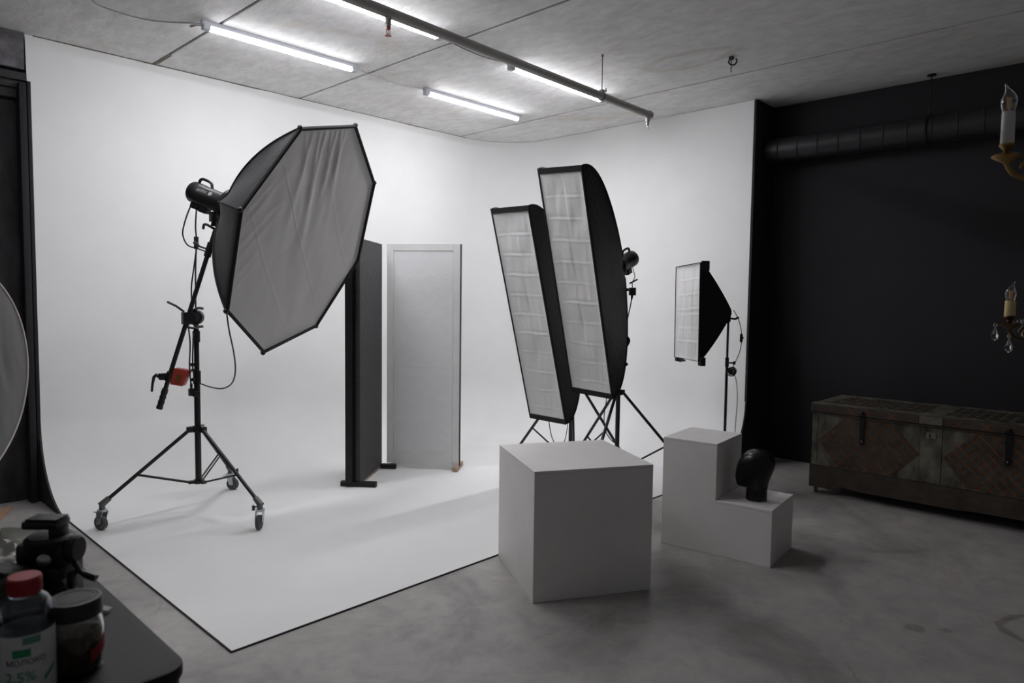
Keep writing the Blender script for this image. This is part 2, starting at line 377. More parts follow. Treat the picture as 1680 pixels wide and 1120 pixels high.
batten(3.645, 4.66, 3.495, 'glowing tube light beside the hanger rod of the pipe')
batten(.55, 1.56, 3.37, 'unseen tube light added just beyond the top left of the view')  # out-of-view batten, added to brighten left floor and boxes; cable hints at it
def wire(name, pts, r, m_, label, cat='cable'):
    return tag(MB().tube(spline(pts), r, 6).build(name, m_), label, cat)
wire('ceiling_cable', [(1.62, 3.40, 3.045), (1.45, 3.7, 3.052), (1.22, 4.2, 3.052), (1.277, 4.536, 3.052), (1.427, 4.615, 3.052), (1.62, 4.60, 3.052), (1.80, 4.46, 3.052), (1.835, 4.40, 3.045)], .003, M['wire'], 'thin grey cable curving over the ceiling at top left')
wire('ceiling_cable', [(2.93, 4.39, 3.045), (3.062, 4.455, 3.052), (3.395, 4.50, 3.052), (3.59, 4.43, 3.045)], .0025, M['whitewire'], 'thin white cable between the two rear tube lights')
wire('ceiling_cable', [(2.93, 3.44, 3.045), (3.045, 3.51, 3.052), (3.379, 3.55, 3.052), (3.60, 3.50, 3.045)], .003, M['wire'], 'thin cable between the two tube lights beside the pipe')

# ------------------------------------------------------------------ sprinkler pipe
ZP = 2.781
def py(x): return 2.866+(x-2.111)*(2.945-2.866)/(4.54-2.111)
pi = thing('sprinkler_pipe', (4.54, py(4.54), ZP), 'long grey sprinkler pipe slung under the ceiling on a rod', 'pipe')
MB().cyl((-3.8, py(-3.8), ZP), (4.54, py(4.54), ZP), .026, seg=20).build('pipe_run', M['pipe'], pi)
MB().lathe([(.029, -.03), (.030, -.028), (.030, .02), (.024, .026)], (4.54, py(4.54), ZP), (1, 0, 0)).build('end_cap', M['pipe'], pi)
def sprink(x, m2):
    y = py(x); m = MB().lathe([(.016, -.02), (.016, -.055), (.012, -.058), (.012, -.066)][::-1], (x, y, ZP)); s = m.build('sprinkler_head', M['pipe'], pi)
    m = MB(); m.lathe([(.010, -.066), (.012, -.072), (.012, -.078), (.007, -.082)][::-1], (x, y, ZP))
    for sg in (-1, 1): m.tube([(x+sg*.009, y, ZP-.078), (x+sg*.012, y, ZP-.092), (x+sg*.004, y, ZP-.108)], .0022, 6)
    m.cyl((x, y, ZP-.082), (x, y, ZP-.108), .0022, seg=6); m.lathe([(.016, -.112), (.017, -.110), (.006, -.106)], (x, y, ZP))
    m.build('deflector', m2, s)
sprink(2.10, M['brassred']); sprink(4.525, M['steel'])
xr, yr = 3.923, py(3.923)
MB().cyl((xr, yr, ZP+.03), (xr, yr, H), .0035, seg=8).build('hanger_rod', M['castgrey'], pi)
m = MB().torus((xr, yr, ZP), (1, 0, 0), .029, .004, 20, 6); m.box((xr, yr, ZP+.036), (.02, .03, .012)); m.cyl((xr, yr-.03, ZP+.03), (xr, yr+.03, ZP+.03), .004, seg=8); m.cyl((xr, yr-.034, ZP+.022), (xr, yr-.034, ZP+.045), .005, seg=8)
m.build('pipe_clamp', M['castgrey'], pi)
MB().cyl((xr, yr, H-.012), (xr, yr, H), .009, seg=10).build('anchor', M['castgrey'], pi)
# ceiling hook
hk = thing('ceiling_hook', (4.533, 2.293, H), 'small bent metal hook hanging from the bare ceiling', 'hook')
m = MB(); m.box((4.533, 2.293, H-.010), (.026, .026, .02)); m.tube(spline([(4.525, 2.30, H-.015), (4.52, 2.305, H-.04), (4.535, 2.29, H-.055), (4.55, 2.275, H-.05), (4.558, 2.265, H-.03), (4.552, 2.27, H-.012)]), .005, 8); m.build('hook_loop', M['iron'], hk)
MB().cyl((4.533, 2.293, H-.02), (4.531, 2.292, H-.105), .0035, seg=8).build('threaded_rod', M['castgrey'], hk)
# duct
XD, ZD = XN-.125, 2.66
du = thing('spiral_duct', (XD, 1.2, ZD), 'black painted spiral duct running along the black wall', 'duct')
R = []; ys = []
y = 2.5
m = MB().cyl((XD, -3, ZD), (XD, 2.58, ZD), .098, seg=32); m.build('duct_tube', M['duct'], du)
for i in range(34):
    y = 2.5-.16*i
    MB().tube([V((XD+.1*math.cos(a), y+.03*math.cos(a), ZD+.1*math.sin(a))) for a in [2*PI*k/24 for k in range(25)]], .0035, 6).build('duct_seam', M['duct'], du)
for y in (1.386, -1.2):
    m = MB().torus((XD, y, ZD), (0, 1, 0), .104, .005, 28, 6); m.cyl((XD, y, ZD+.1), (XD, y, H-.005), .004, seg=8); m.cyl((XD, y, H-.01), (XD, y, H-.002), .03, seg=12)
    m.cyl((XD, y, ZD+.10), (XD, y, ZD+.14), .009, seg=8); m.build('duct_hanger', M['iron'], du)

# ------------------------------------------------------------------ softboxes
def flash(base, ax, up, L_, r, par, cable=False):
    # base: mounting plane point, ax: pointing backwards
    ax = V(ax).normalized(); up = (V(up)-ax*V(up).dot(ax)).normalized(); sd = ax.cross(up)
    h = MB().lathe([(r*1.05, 0), (r*1.05, .02), (r, .024), (r, L_*.72), (r*1.03, L_*.73), (r*1.03, L_-.012), (r*.9, L_)], base, ax, 32).build('flash_body', M['blackplastic'], par)
    b = V(base)+ax*L_
    m = MB(); m.tube(spline([b+up*(r*.75)-ax*.03, b+up*(r*1.35)-ax*.035, b+up*(r*1.5)-ax*.06, b+up*(r*1.42)-ax*.11, b+up*(r*.95)-ax*.13]), .009, 8); m.build('carry_handle', M['blackplastic'], h)
    m = MB(); m.box(b-up*(r*1.15)-ax*(L_*.45), (.06, .05, .05), Matrix((sd, ax, up)).transposed()); m.build('tilt_bracket', M['blackplastic'], h, bevel=.006)
    m = MB(); m.lathe([(r*.8, .001), (r*.78, .004)], b, ax, 24); m.build('control_panel', M['sidegrey'], h)
    return h, b, up, sd
def stand_pole(par, x, y, segs, m_=None):
    for i, (z0, z1, r) in enumerate(segs): MB().cyl((x, y, z0), (x, y, z1), r, seg=16).build('pole_section', m_ or M['blackmetal'], par)

# --- octagonal softbox on rolling boom stand
c = V((2.1725, 3.7469, 1.7322)); yw, tl, sp = -1.036, -.362, 2.234
n = V((math.cos(tl)*math.cos(yw), math.cos(tl)*math.sin(yw), math.sin(tl))); u = V((0, 0, 1)).cross(n).normalized(); w = n.cross(u)
RO, DO = .72, .555
def od(k): a = sp-k*PI/4; return u*math.cos(a)+w*math.sin(a)
ob = thing('octagonal_softbox', c-n*DO, 'huge octagonal softbox with grey white front and black back', 'softbox')
rim = [c+RO*od(k) for k in range(8)]
def rib(k, s):           # s 0 at speed ring, 1 at rim
    r = .085+(RO-.085)*(.10*math.sin(s*PI/2)+.90*s); a = DO*(1-s*(.6+.4*s)); return c-n*(a)+od(k)*r
for k in range(8):
    P0, P1 = k, (k+1) % 8; R = []
    for i in range(13):
        s = i/12; a, b = rib(P0, s), rib(P1, s); row = []
        for j in range(7):
            t = j/6; q = a.lerp(b, t); mid = math.sin(PI*t)*math.sin(PI*min(1, s*1.02))
            q = q + n*(.018*mid) - (q-(c-n*(n.dot(c-q)))).normalized()*(.012*mid) + n*(.006*noise.noise(q*11)*mid*2)
            row.append(q)
        R.append(row)
    # front lip of this side
    R.append([rim[P0].lerp(rim[P1], j/6)+n*.012 for j in range(7)])
    MB().rings(R, cap=False, closed=False).build('side_panel', M['blackfabric'], ob, ang=60)
ring = MB()
ring.tube([q+n*.006 for q in rim]+[rim[0]+n*.006], .011, 8)
ring.build('rim_piping', M['blackrim'], ob)
for k in range(8):
    r_ = MB().tube([rib(k, i/14)-n*.004 for i in range(15)], .0055, 6).build('rib_seam', M['blackrim'], ob)
    MB().ball(rim[k]+od(k)*.006+n*.004, .015, 10).build('rib_tip', M['blackplastic'], ob)
# front diffuser, polar grid with tension folds
vs = [c-n*.026]; fs = []; NR, NA = 80, 360
def octr(a):
    b = (a % (PI/4))-PI/8; return math.cos(PI/8)/math.cos(b)
te = (rim[1]-rim[0]).normalized(); tm = (rim[0]+rim[1])/2; td = (c-tm).normalized()     # top edge frame
le = (rim[7]-rim[6]).normalized(); lm = (rim[6]+rim[7])/2; ld_ = (c-lm).normalized()
folds = [(-.20, .4, .006, .35), (-.13, -.3, .010, .5), (-.07, .15, .012, .55), (-.01, -.1, .014, .5), (.05, .25, .009, .4), (.10, -.1, .012, .45), (.15, .2, .014, .4), (.205, -.3, .010, .35)]
lf = [(-.2, .7, .005, .3), (-.12, .6, .006, .3), (-.03, .7, .006, .35), (.06, .6, .007, .3), (.14, .8, .006, .3), (.22, .7, .005, .25)]
creases = ((.62, .02), (.62, .36), (-.75, -.05), (-.75, .30), (-.75, -.36))
for i in range(1, NR+1):
    for j in range(NA):
        a = 2*PI*j/NA; t = i/NR; rr = (RO-.006)*octr(a)*t
        q = c+(u*math.cos(sp-a)+w*math.sin(sp-a))*rr
        edge = 1-t**10; fold = 0
        e1_, h1_ = (q-tm).dot(te), (q-tm).dot(td)
        for p0, sl, am, ln in folds:
            fold += am*math.exp(-((e1_-p0-sl*h1_*.5)/(.010+.055*h1_))**2)*math.exp(-h1_/ln)*edge
        e2_, h2_ = (q-lm).dot(le), (q-lm).dot(ld_)
        for p0, sl, am, ln in lf:
            fold += am*math.exp(-((e2_-p0-sl*h2_)/(.010+.05*h2_))**2)*math.exp(-h2_/ln)*edge
        for g_, of_ in creases:
            dd_ = (q-c).dot(-u*math.sin(g_)+w*math.cos(g_))-of_-.004*noise.noise(q*4)
            fold += .0016*math.exp(-(dd_/.006)**2)*edge
        fold += .010*noise.noise(V((q.x*3, q.y*3, q.z*3)))*edge + .003*noise.noise(V((q.x*11, q.y*11, q.z*4)))*edge
        vs.append(q+n*(-.022*(1-t*t)-.004+fold if i < NR else .004))
for j in range(NA): fs.append((0, 1+j, 1+(j+1) % NA))
for i in range(NR-1):
    for j in range(NA): k = 1+i*NA; fs.append((k+j, k+NA+j, k+NA+(j+1) % NA, k+(j+1) % NA))
MB().add(vs, fs).build('front_diffuser', M['octacloth'], ob, ang=80)
MB().lathe([(.10, 0), (.105, .005), (.105, .022), (.075, .028)], c-n*DO, -n, 32).build('speed_ring', M['blackmetal'], ob)

st = thing('boom_stand', (1.787, 4.43, 0), 'tall black rolling boom stand with casters holding the octagonal softbox', 'light stand')
cx_, cyy = 1.787, 4.43
stand_pole(st, cx_, cyy, [(.21, .90, .0185), (.86, 1.19, .0155)])
m = MB(); m.cyl((cx_, cyy, .84), (cx_, cyy, .92), .023); m.cyl((cx_, cyy, .87), (cx_-.035, cyy-.03, .87), .006, seg=8); m.ball((cx_-.04, cyy-.034, .87), .012, 8); m.build('lower_collar', M['blackplastic'], st)
m = MB(); m.cyl((cx_, cyy, 1.10), (cx_, cyy, 1.17), .022); m.cyl((cx_, cyy, 1.12), (cx_-.03, cyy-.025, 1.12), .006, seg=8); m.build('upper_collar', M['blackplastic'], st)
hub = MB().cyl((cx_, cyy, .535), (cx_, cyy, .57), .034, seg=18)
low = MB().cyl((cx_, cyy, .205), (cx_, cyy, .232), .028, seg=18)
wheels = [(1.249, 4.542), (1.934, 3.907), (2.178, 4.847)]
zs = T
for i, (wx, wy) in enumerate(wheels):
    d = V((wx-cx_, wy-cyy, 0)); L_ = d.length; d.normalize(); s_ = V((-d.y, d.x, 0))
    a = V((cx_, cyy, .553))+d*.045; b = V((wx, wy, .155))
    if i == 0: b = V((wx, wy, .155))+d*-.02
    hub.box(V((cx_, cyy, .553))+d*.04, (.05, .034, .034), rotz(math.atan2(d.y, d.x))); low.box(V((cx_, cyy, .218))+d*.035, (.05, .03, .018), rotz(math.atan2(d.y, d.x)))
    lg = MB().cyl(a, b, .0115, seg=12).build('leg', M['blackmetal'], st)
    midp = a.lerp(b, .62)
    for sg in (-1, 1):
        MB().cyl(V((cx_, cyy, .218))+d*.05+s_*.010*sg, midp+s_*.010*sg, .0055, seg=8).build('brace', M['blackmetal'], st)
    m = MB(); m.cyl(b+(a-b).normalized()*.05, b-(a-b).normalized()*.012, .017, .02, seg=14); m.cyl(b-V((0, 0, .03)), b+V((0, 0, .01)), .016, seg=14)
    sock = m.build('leg_socket', M['castgrey'], st)
    m = MB(); m.cyl(b+s_*-.02-V((0, 0, .01)), b+s_*-.045-V((0, 0, .01)), .005, seg=8); m.box(b+s_*-.05-V((0, 0, .012)), (.012, .012, .03)); m.build('clamp_knob', M['blackplastic'], sock)
    # caster
    rw = .043; cd = [V((.45, -.9, 0)), V((-.69, -.72, 0)), V((.6, -.8, 0))][i].normalized()   # rolling direction
    ax = V((-cd.y, cd.x, 0)); wc = V((wx, wy, zs+rw))+cd*.018; wc.z = zs+rw
    ca = MB(); tp = V((b.x, b.y, .118)); ca.cyl(tp-V((0, 0, .006)), tp+V((0, 0, .008)), .026, seg=18)
    for sg in (-1, 1):
        o_ = ax*(.019*sg); ca.hexa([tp+o_+cd*-.022-V((0, 0, .004)), tp+o_+cd*.024-V((0, 0, .004)), wc+o_+cd*.014, wc+o_-cd*.014+V((0, 0, -.006))], [p_+ax*(.003*sg) for p_ in (tp+o_+cd*-.022-V((0, 0, .004)), tp+o_+cd*.024-V((0, 0, .004)), wc+o_+cd*.014, wc+o_-cd*.014+V((0, 0, -.006)))])
    ca.cyl(wc-ax*.024, wc+ax*.024, .006, seg=8); ca.box(tp-cd*.035-V((0, 0, .012)), (.03, .03, .005), rotz(math.atan2(cd.y, cd.x)))
    fk = ca.build('caster_fork', M['zinc'], st)
    MB().lathe([(.026, -.013), (.036, -.014), (rw-.001, -.010), (rw, -.004), (rw, .004), (rw-.001, .010), (.036, .014), (.026, .013)], wc, ax, 28).build('wheel', M['rubber'], fk)
    MB().lathe([(.012, -.0125), (.026, -.012), (.026, .012), (.012, .0125)], wc, ax, 20).build('wheel_hub', M['castgrey'], fk)
hub.build('leg_hub', M['blackmetal'], st, bevel=.002); low.build('brace_hub', M['blackmetal'], st, bevel=.002)
# pivot and boom
lo = V((1.594, 4.52, .699)); hi = V((1.866, 4.30, 1.812)); bd = (hi-lo).normalized()
pv = lo+bd*((1.25-lo.z)/bd.z); pv0 = V((cx_, cyy, 1.25))
m = MB(); m.cyl((cx_, cyy, 1.17), (cx_, cyy, 1.215), .014); m.lathe([(.042, -.02), (.046, -.016), (.046, .016), (.042, .02)], pv0+V((.0, 0, .005)), (.72, .69, 0), 28)
m.box(pv, (.06, .05, .075)); m.build('pivot_clamp', M['blackmetal'], st, bevel=.004)
m = MB().torus(pv0+V((.012, -.03, .005)), (.72, .69, 0), .058, .008, 30, 8, -PI*.6, PI*.62); m.build('pivot_handle', M['castgrey'], st)
m = MB(); m.lathe([(.034, 0), (.034, .006), (.012, .008)], pv0+V((0, 0, .005))-V((.72, .69, 0))*.021, (-.72, -.69, 0), 24); m.build('pivot_dial', M['sidegrey'], st)
m = MB().tube([pv+V((-.02, .0, .04)), pv+V((-.06, .02, .075)), pv+V((-.10, .05, .10))], .007, 8); m.build('lock_lever', M['blackplastic'], st)
m = MB().torus(pv0+V((-.03, -.02, -.06)), (.2, .1, 1), .03, .004, 20, 6); m.build('cable_ring', M['castgrey'], st)
MB().cyl(lo+bd*.10, lo+bd*((1.80-lo.z)/bd.z), .0135, seg=16).build('boom_arm', M['blackmetal'], st)
m = MB().lathe([(.018, -.01), (.020, 0), (.017, .02), (.020, .035), (.017, .05), (.020, .065), (.017, .08), (.020, .095), (.018, .12)], lo, bd, 18); m.build('boom_grip', M['rubber'] if False else M['blackplastic'], st)
m = MB(); k_ = lo+bd*.20; sd_ = V((-.69, .72, 0)); m.cyl(k_-bd*.03, k_+bd*.03, .022); m.box(k_+sd_*.035, (.05, .04, .04)); m.cyl(k_+sd_*.05, k_+sd_*.075, .010, seg=10); m.build('weight_clamp', M['blackmetal'], st, bevel=.003)
m = MB(); m.tube([k_+sd_*.075+V((0, 0, .012)), k_+sd_*.095+V((0, 0, -.005)), k_+sd_*.105+V((0, 0, -.05)), k_+sd_*.11+V((0, 0, -.095))], [.011, .010, .008, .007], 8); m.build('clamp_lever', M['blackplastic'], st)
m = MB(); kk = lo+bd*1.02; m.cyl(kk-bd*.045, kk+bd*.045, .021); m.cyl(kk, kk+V((-.05, .03, .02)), .006, seg=8); m.tube([kk+V((-.05, .03, .02)), kk+V((-.075, .045, .045))], .009, 8); m.build('upper_clamp', M['blackplastic'], st)
m = MB(); kk = lo+bd*1.15; m.tube(spline([kk, kk+V((-.05, .03, .03)), kk+V((-.06, .04, 0))]), .008, 8); m.build('tilt_knob', M['blackplastic'], st)
# counterweight (hung on the boom)
cw = thing('counterweight', lo+bd*.19+V((.055, -.035, 0)), 'small red counterweight clamped to the low end of the boom', 'weight')
q0 = lo+bd*.20+V((.062, -.028, 0)); rx = V((.75, -.66, 0)); up_ = bd; ry = up_.cross(rx).normalized()
def cwp(a, b_, c_): return q0+rx*a+ry*b_+up_*c_
b4 = [cwp(-.045, .03, -.05), cwp(.03, .04, -.062), cwp(.035, -.04, -.062), cwp(-.045, -.03, -.05)]; t4 = [cwp(-.05, .03, .055), cwp(.045, .03, .04), cwp(.045, -.035, .04), cwp(-.05, -.03, .055)]
MB().hexa(b4, t4).build('weight_block', M['red'], cw, bevel=.004)
MB().hexa([p_+ry*-.0015 for p_ in (cwp(-.018, -.034, -.035), cwp(.012, -.0385, -.038), cwp(.014, -.0385, .012), cwp(-.018, -.033, .016))], [p_+ry*-.004 for p_ in (cwp(-.018, -.034, -.035), cwp(.012, -.0385, -.038), cwp(.014, -.0385, .012), cwp(-.018, -.033, .016))]).build('sticker', M['yellow'], cw, smooth=False)
# flash head
fh = thing('flash_head', c-n*(DO+.02), 'black studio flash head plugged into the octagonal softbox', 'flash head')
h, b, up_, sd = flash(c-n*(DO+.015), -n, (0, 0, 1), .27, .063, fh)
m = MB(); m.cyl(c-n*(DO+.10)-V((0, 0, .05)), c-n*(DO+.13)-V((0, 0, .16)), .016, seg=12); m.box(c-n*(DO+.12)-V((0, 0, .10)), (.05, .05, .06)); m.build('mount_bracket', M['blackplastic'], h, bevel=.006)
m = MB(); m.box(b-up_*.075+n*.06, (.05, .06, .04), Matrix((sd, -n, up_)).transposed()); m.build('battery_box', M['blackplastic'], h, bevel=.008)
def text_mesh(txt, size, name, m_, par, O, ex, ey, bend=None, depth=.0006):
    cu = bpy.data.curves.new(name, 'FONT'); cu.body = txt; cu.size = size; cu.extrude = depth/2; cu.align_x = 'CENTER'; cu.align_y = 'CENTER'
    to = bpy.data.objects.new(name, cu); COL.objects.link(to); dg = bpy.context.evaluated_depsgraph_get(); me = bpy.data.meshes.new_from_object(to.evaluated_get(dg))
    vs = [v.co.copy() for v in me.vertices]; fs = [tuple(p.vertices) for p in me.polygons]; bpy.data.objects.remove(to); bpy.data.meshes.remove(me)
    ez = V(ex).cross(V(ey))
    if bend is None: pts = [V(O)+V(ex)*v.x+V(ey)*v.y+ez*v.z for v in vs]
    else: pts = [bend(v) for v in vs]
    mb = MB(); mb.add(pts, fs); me = mb.build(name, m_, par, smooth=False); return me
# lettering and badge on the flash side that faces the room
sx = (V((0, 0, 1)).cross(-n)).normalized(); vw = V((-.05, -1, -.05)); fd = (vw+n*vw.dot(n)*-1).normalized(); ey = (-n).cross(fd).normalized()
if ey.z < 0: ey = -ey
ex = ey.cross(fd).normalized()
O = c-n*(DO+.155)+fd*.0635+ey*.008
def fbend(O_, off=0):
    A0 = c-n*(DO+.155)
    def g(v):
        a = (v.y+.008+off)/.063; return A0+ex*v.x+(fd*math.cos(a)+ey*math.sin(a))*(.0638+v.z)
    return g
text_mesh('godox', .026, 'lettering', M['logo'], h, O, ex, ey, bend=lambda v, g=fbend(O): g(V((v.x-.025, v.y, v.z))))
vs = []; 
m = MB(); g_ = fbend(O); m.add([g_(V((.035+.013*math.cos(a), .013*math.sin(a), .0005))) for a in [2*PI*k/20 for k in range(20)]], [tuple(range(20))]); m.build('round_badge', M['logo'], h)
m = MB(); m.add([g_(V((x_, y_, .0006))) for x_, y_ in ((-.08, .038), (-.035, .038), (-.035, .046), (-.08, .046))], [(0, 1, 2, 3)]); m.build('rating_sticker', M['logo'], h)
# cables
cb = thing('power_cable', (1.79, 4.5, 1.939), 'black power cable looping from the flash head down the boom stand', 'cable')
MB().tube(spline([b, (1.825, 4.472, 2.018), (1.79, 4.501, 1.939), (1.763, 4.521, 1.844), (1.752, 4.525, 1.768), (1.771, 4.5, 1.704), (1.815, 4.452, 1.682), (1.85, 4.37, 1.656)]), .0045).build('upper_loop', M['cable'], cb)
MB().tube(spline([(1.82, 4.47, 1.95), (1.81, 4.46, 1.901), (1.805, 4.46, 1.817), (1.808, 4.46, 1.757), (1.807, 4.46, 1.685), (1.801, 4.46, 1.56), (1.795, 4.45, 1.408), (1.79, 4.44, 1.312)]), .005).build('drop_lead', M['cable'], cb)
MB().tube(spline([(1.807, 4.46, 1.674), (1.79, 4.46, 1.559), (1.774, 4.46, 1.445), (1.764, 4.44, 1.312), (1.725, 4.39, 1.21), (1.723, 4.38, 1.172), (1.729, 4.38, 1.09), (1.723, 4.38, .951), (1.732, 4.38, .822)]), .0045).build('drop_lead', M['cable'], cb)
MB().tube(spline([(1.76, 4.39, 1.16), (1.748, 4.38, 1.127), (1.742, 4.38, .976), (1.745, 4.38, .919), (1.76, 4.39, .86)]), .0045).build('drop_lead', M['cable'], cb)
MB().cyl((1.808, 4.46, 1.757), (1.807, 4.46, 1.68), .014).build('ferrite_core', M['blackplastic'], cb, bevel=.003)
m = MB(); m.box((1.735, 4.38, .795), (.035, .03, .045)); m.cyl((1.732, 4.38, .815), (1.732, 4.38, .85), .008, seg=10); m.box((1.755, 4.37, .782), (.035, .03, .03)); m.build('wall_plug', M['blackplastic'], cb, bevel=.005)
m = MB(); m.box((1.742, 4.385, .965), (.022, .03, .02)); m.box((1.75, 4.39, .93), (.022, .02, .014)); m.build('cable_tie', M['blackplastic'], cb, bevel=.003)
wire('sync_cable', [(1.611, 3.601, 1.3), (1.638, 3.636, 1.209), (1.696, 3.709, 1.078), (1.751, 3.815, .966), (1.792, 3.954, .884), (1.811, 4.119, .837), (1.801, 4.259, .832), (1.785, 4.40, .846)], .0042, M['cable'], 'black cable drooping from the low softbox corner to the boom stand')

# --- strip and small softboxes
def softbox(name, c, yw, tl, sp, wd, ht, dp, label, ringr, bulge, lip, creases, group=None, px=1.0, seg=6):
    c = V(c); n = V((math.cos(tl)*math.cos(yw), math.cos(tl)*math.sin(yw), math.sin(tl))); u = V((0, 0, 1)).cross(n).normalized(); w = n.cross(u)
    U = u*math.cos(sp)+w*math.sin(sp); Vv = -u*math.sin(sp)+w*math.cos(sp)
    t = thing(name, c-n*dp, label, 'softbox', group)
    def sec(s):   # half sizes at axial s (0 front .. 1 back)
        k = (1-s**bulge[0])**(1/bulge[1]); return ringr+(wd/2-ringr)*(1-s**(bulge[0]*.9))**(1/bulge[1]), ringr+(ht/2-ringr)*k
    def corner(i, s):
        a, b = sec(s); sx_, sy_ = ((-1, 1), (1, 1), (1, -1), (-1, -1))[i]; return c-n*(dp*s)+U*(a*sx_)+Vv*(b*sy_)
    for i in range(4):
        R = []
        for k in range(15):
            s = k/14; A, B = corner(i, s), corner((i+1) % 4, s); nn = 12 if (i % 2) else 5
            out = ((A+B)/2-(c-n*(dp*s))).normalized()
            R.append([A.lerp(B, j/nn)-out*(.022*math.sin(PI*j/nn)*math.sin(PI*s)*(1 if i % 2 == 0 else 1.3))+out*.005*noise.noise(A.lerp(B, j/nn)*9)*math.sin(PI*j/nn)*math.sin(PI*s) for j in range(nn+1)])
        MB().rings(R, cap=False, closed=False).build('side_panel', M['blackfabric'], t, ang=60)
    for i in range(4): MB().tube([corner(i, k/14) for k in range(15)], .005, 6).build('corner_seam', M['blackrim'], t)
    # lip around the front
    def lipring(off, inset): return [c+n*off+U*((wd/2-min(inset, lip[2]))*a)+Vv*((ht/2-inset)*b) for a, b in ((-1, 1), (1, 1), (1, -1), (-1, -1))]
    m = MB(); A, B, C_, D = lipring(0, 0), lipring(lip[0], -.002), lipring(lip[0], lip[1]), lipring(lip[0]-.012, lip[1]+.002)
    m.rings([A, B, C_, D], cap=False); m.build('front_lip', M['blackrim'], t, ang=30)
    nw, nh = 44, int(ht/.0055); vs = []; fs = []; ins = lip[1]-.001; inx = min(lip[1], lip[2])-.001; seed = c.x*7
    for i in range(nh+1):
        for j in range(nw+1):
            a = (j/nw*2-1)*(wd/2-inx); b = (i/nh*2-1)*(ht/2-ins); ed = (1-abs(j/nw*2-1)**6)*(1-abs(i/nh*2-1)**20)
            d = -.010*ed
            for cc in creases[0]:
                aa = a-cc-.006*noise.noise(V((b*3, cc, seed))); d -= .0032*math.exp(-(aa/.009)**2)*ed*(.6+.6*noise.noise(V((b*4, 1, seed)))+.4)
            for cc in creases[1]:
                bb = b-cc-.012*noise.noise(V((a*5, cc*3, seed))); d += (.0026*math.exp(-(bb/.007)**2)-.0016*math.exp(-((bb-.016)/.010)**2))*ed*(.8+.9*noise.noise(V((a*9, cc*5, seed))))
            d += .010*noise.noise(V((a*9, b*5, seed)))*ed+.005*noise.noise(V((a*25, b*6, seed)))*ed
            vs.append(c+n*(lip[0]-.006+d)+U*a+Vv*b)
    for i in range(nh):
        for j in range(nw): k = i*(nw+1)+j; fs.append((k, k+1, k+nw+2, k+nw+1))
    MB().add(vs, fs).build('front_diffuser', M['diffuser'], t, ang=80)
    MB().lathe([(ringr*1.15, -.004), (ringr*1.2, .012), (ringr*.8, .02)], c-n*dp, -n, 24).build('speed_ring', M['blackmetal'], t)
    return t, n, U, Vv
hz = [(-.7+.145*i) for i in range(11)]
C2 = V((3.71, 2.934, 1.48)); C1 = V((3.707, 3.354, 1.257))
s2, n2, U2, V2 = softbox('strip_softbox', C2, -3.125, -.33, -.054, .35, 1.6, .46, 'taller of two tilted strip softboxes, standing in front on the right', .075, (2.0, 1.12), (.020, .036, .007), ([0], hz), 'tilted strip softboxes')
s1, n1, U1, V1 = softbox('strip_softbox', C1, -3.138, -.297, -.014, .35, 1.6, .46, 'lower tilted strip softbox on the left, partly hidden by its twin', .075, (2.0, 1.12), (.020, .036, .007), ([.01], hz), 'tilted strip softboxes')
def stand(x, y, hubz, poletop, spread, a0, r, label, name='light_stand', foot=T, legr=.011, sections=2, fz=None, group=None, skip=()):
    t = thing(name, (x, y, 0), label, 'light stand', group)
    stand_pole(t, x, y, [(.14, .95 if poletop > 1 else poletop, r), (.93, poletop, r*.8)] if poletop > 1 else [(.14, poletop, r)])
    MB().cyl((x, y, hubz-.02), (x, y, hubz+.02), r*1.9, seg=16).build('leg_hub', M['blackplastic'], t, bevel=.003)
    MB().cyl((x, y, .13), (x, y, .16), r*1.6, seg=16).build('brace_hub', M['blackplastic'], t)
    for k in range(3):
        a = a0+k*2*PI/3; d = V((math.cos(a), math.sin(a), 0)); A = V((x, y, hubz))+d*r*2; fz_ = foot if not fz else fz[k]; B = V((x, y, 0))+d*spread; B.z = fz_+.010
        lg = MB().cyl(A, B, legr, seg=10).build('leg', M['blackmetal'], t)
        MB().lathe([(legr*.9, -.010), (legr*1.35, -.008), (legr*1.35, .03), (legr, .035)], B+V((0, 0, .001)), (A-B).normalized(), 12).build('foot', M['rubber'], lg)
        mid = A.lerp(B, .55); MB().cyl(V((x, y, .145))+d*r, mid, legr*.62, seg=8).build('brace', M['blackmetal'], t)
        m = MB(); m.box(A, (.03, .02, .035), rotz(a)); m.build('leg_joint', M['blackplastic'], lg, bevel=.003)
    if poletop > 1:
        m = MB(); m.cyl((x, y, .90), (x, y, .97), r*1.35); m.cyl((x, y, .93), (x+.03, y-.035, .93), .006, seg=8); m.ball((x+.035, y-.04, .93), .014, 8); m.build('collar', M['blackplastic'], t)
    return t
p2 = C2-n2*.56; P2 = (4.195, 2.925)
t2 = stand(*P2, .725, 1.53, .64, math.radians(-46), .0165, 'black light stand behind the front strip softbox', group='strip light stands')
t1 = stand(4.185, 3.352, .80, 1.30, .60, math.radians(-18), .0165, 'black light stand behind the rear strip softbox', group='strip light stands')
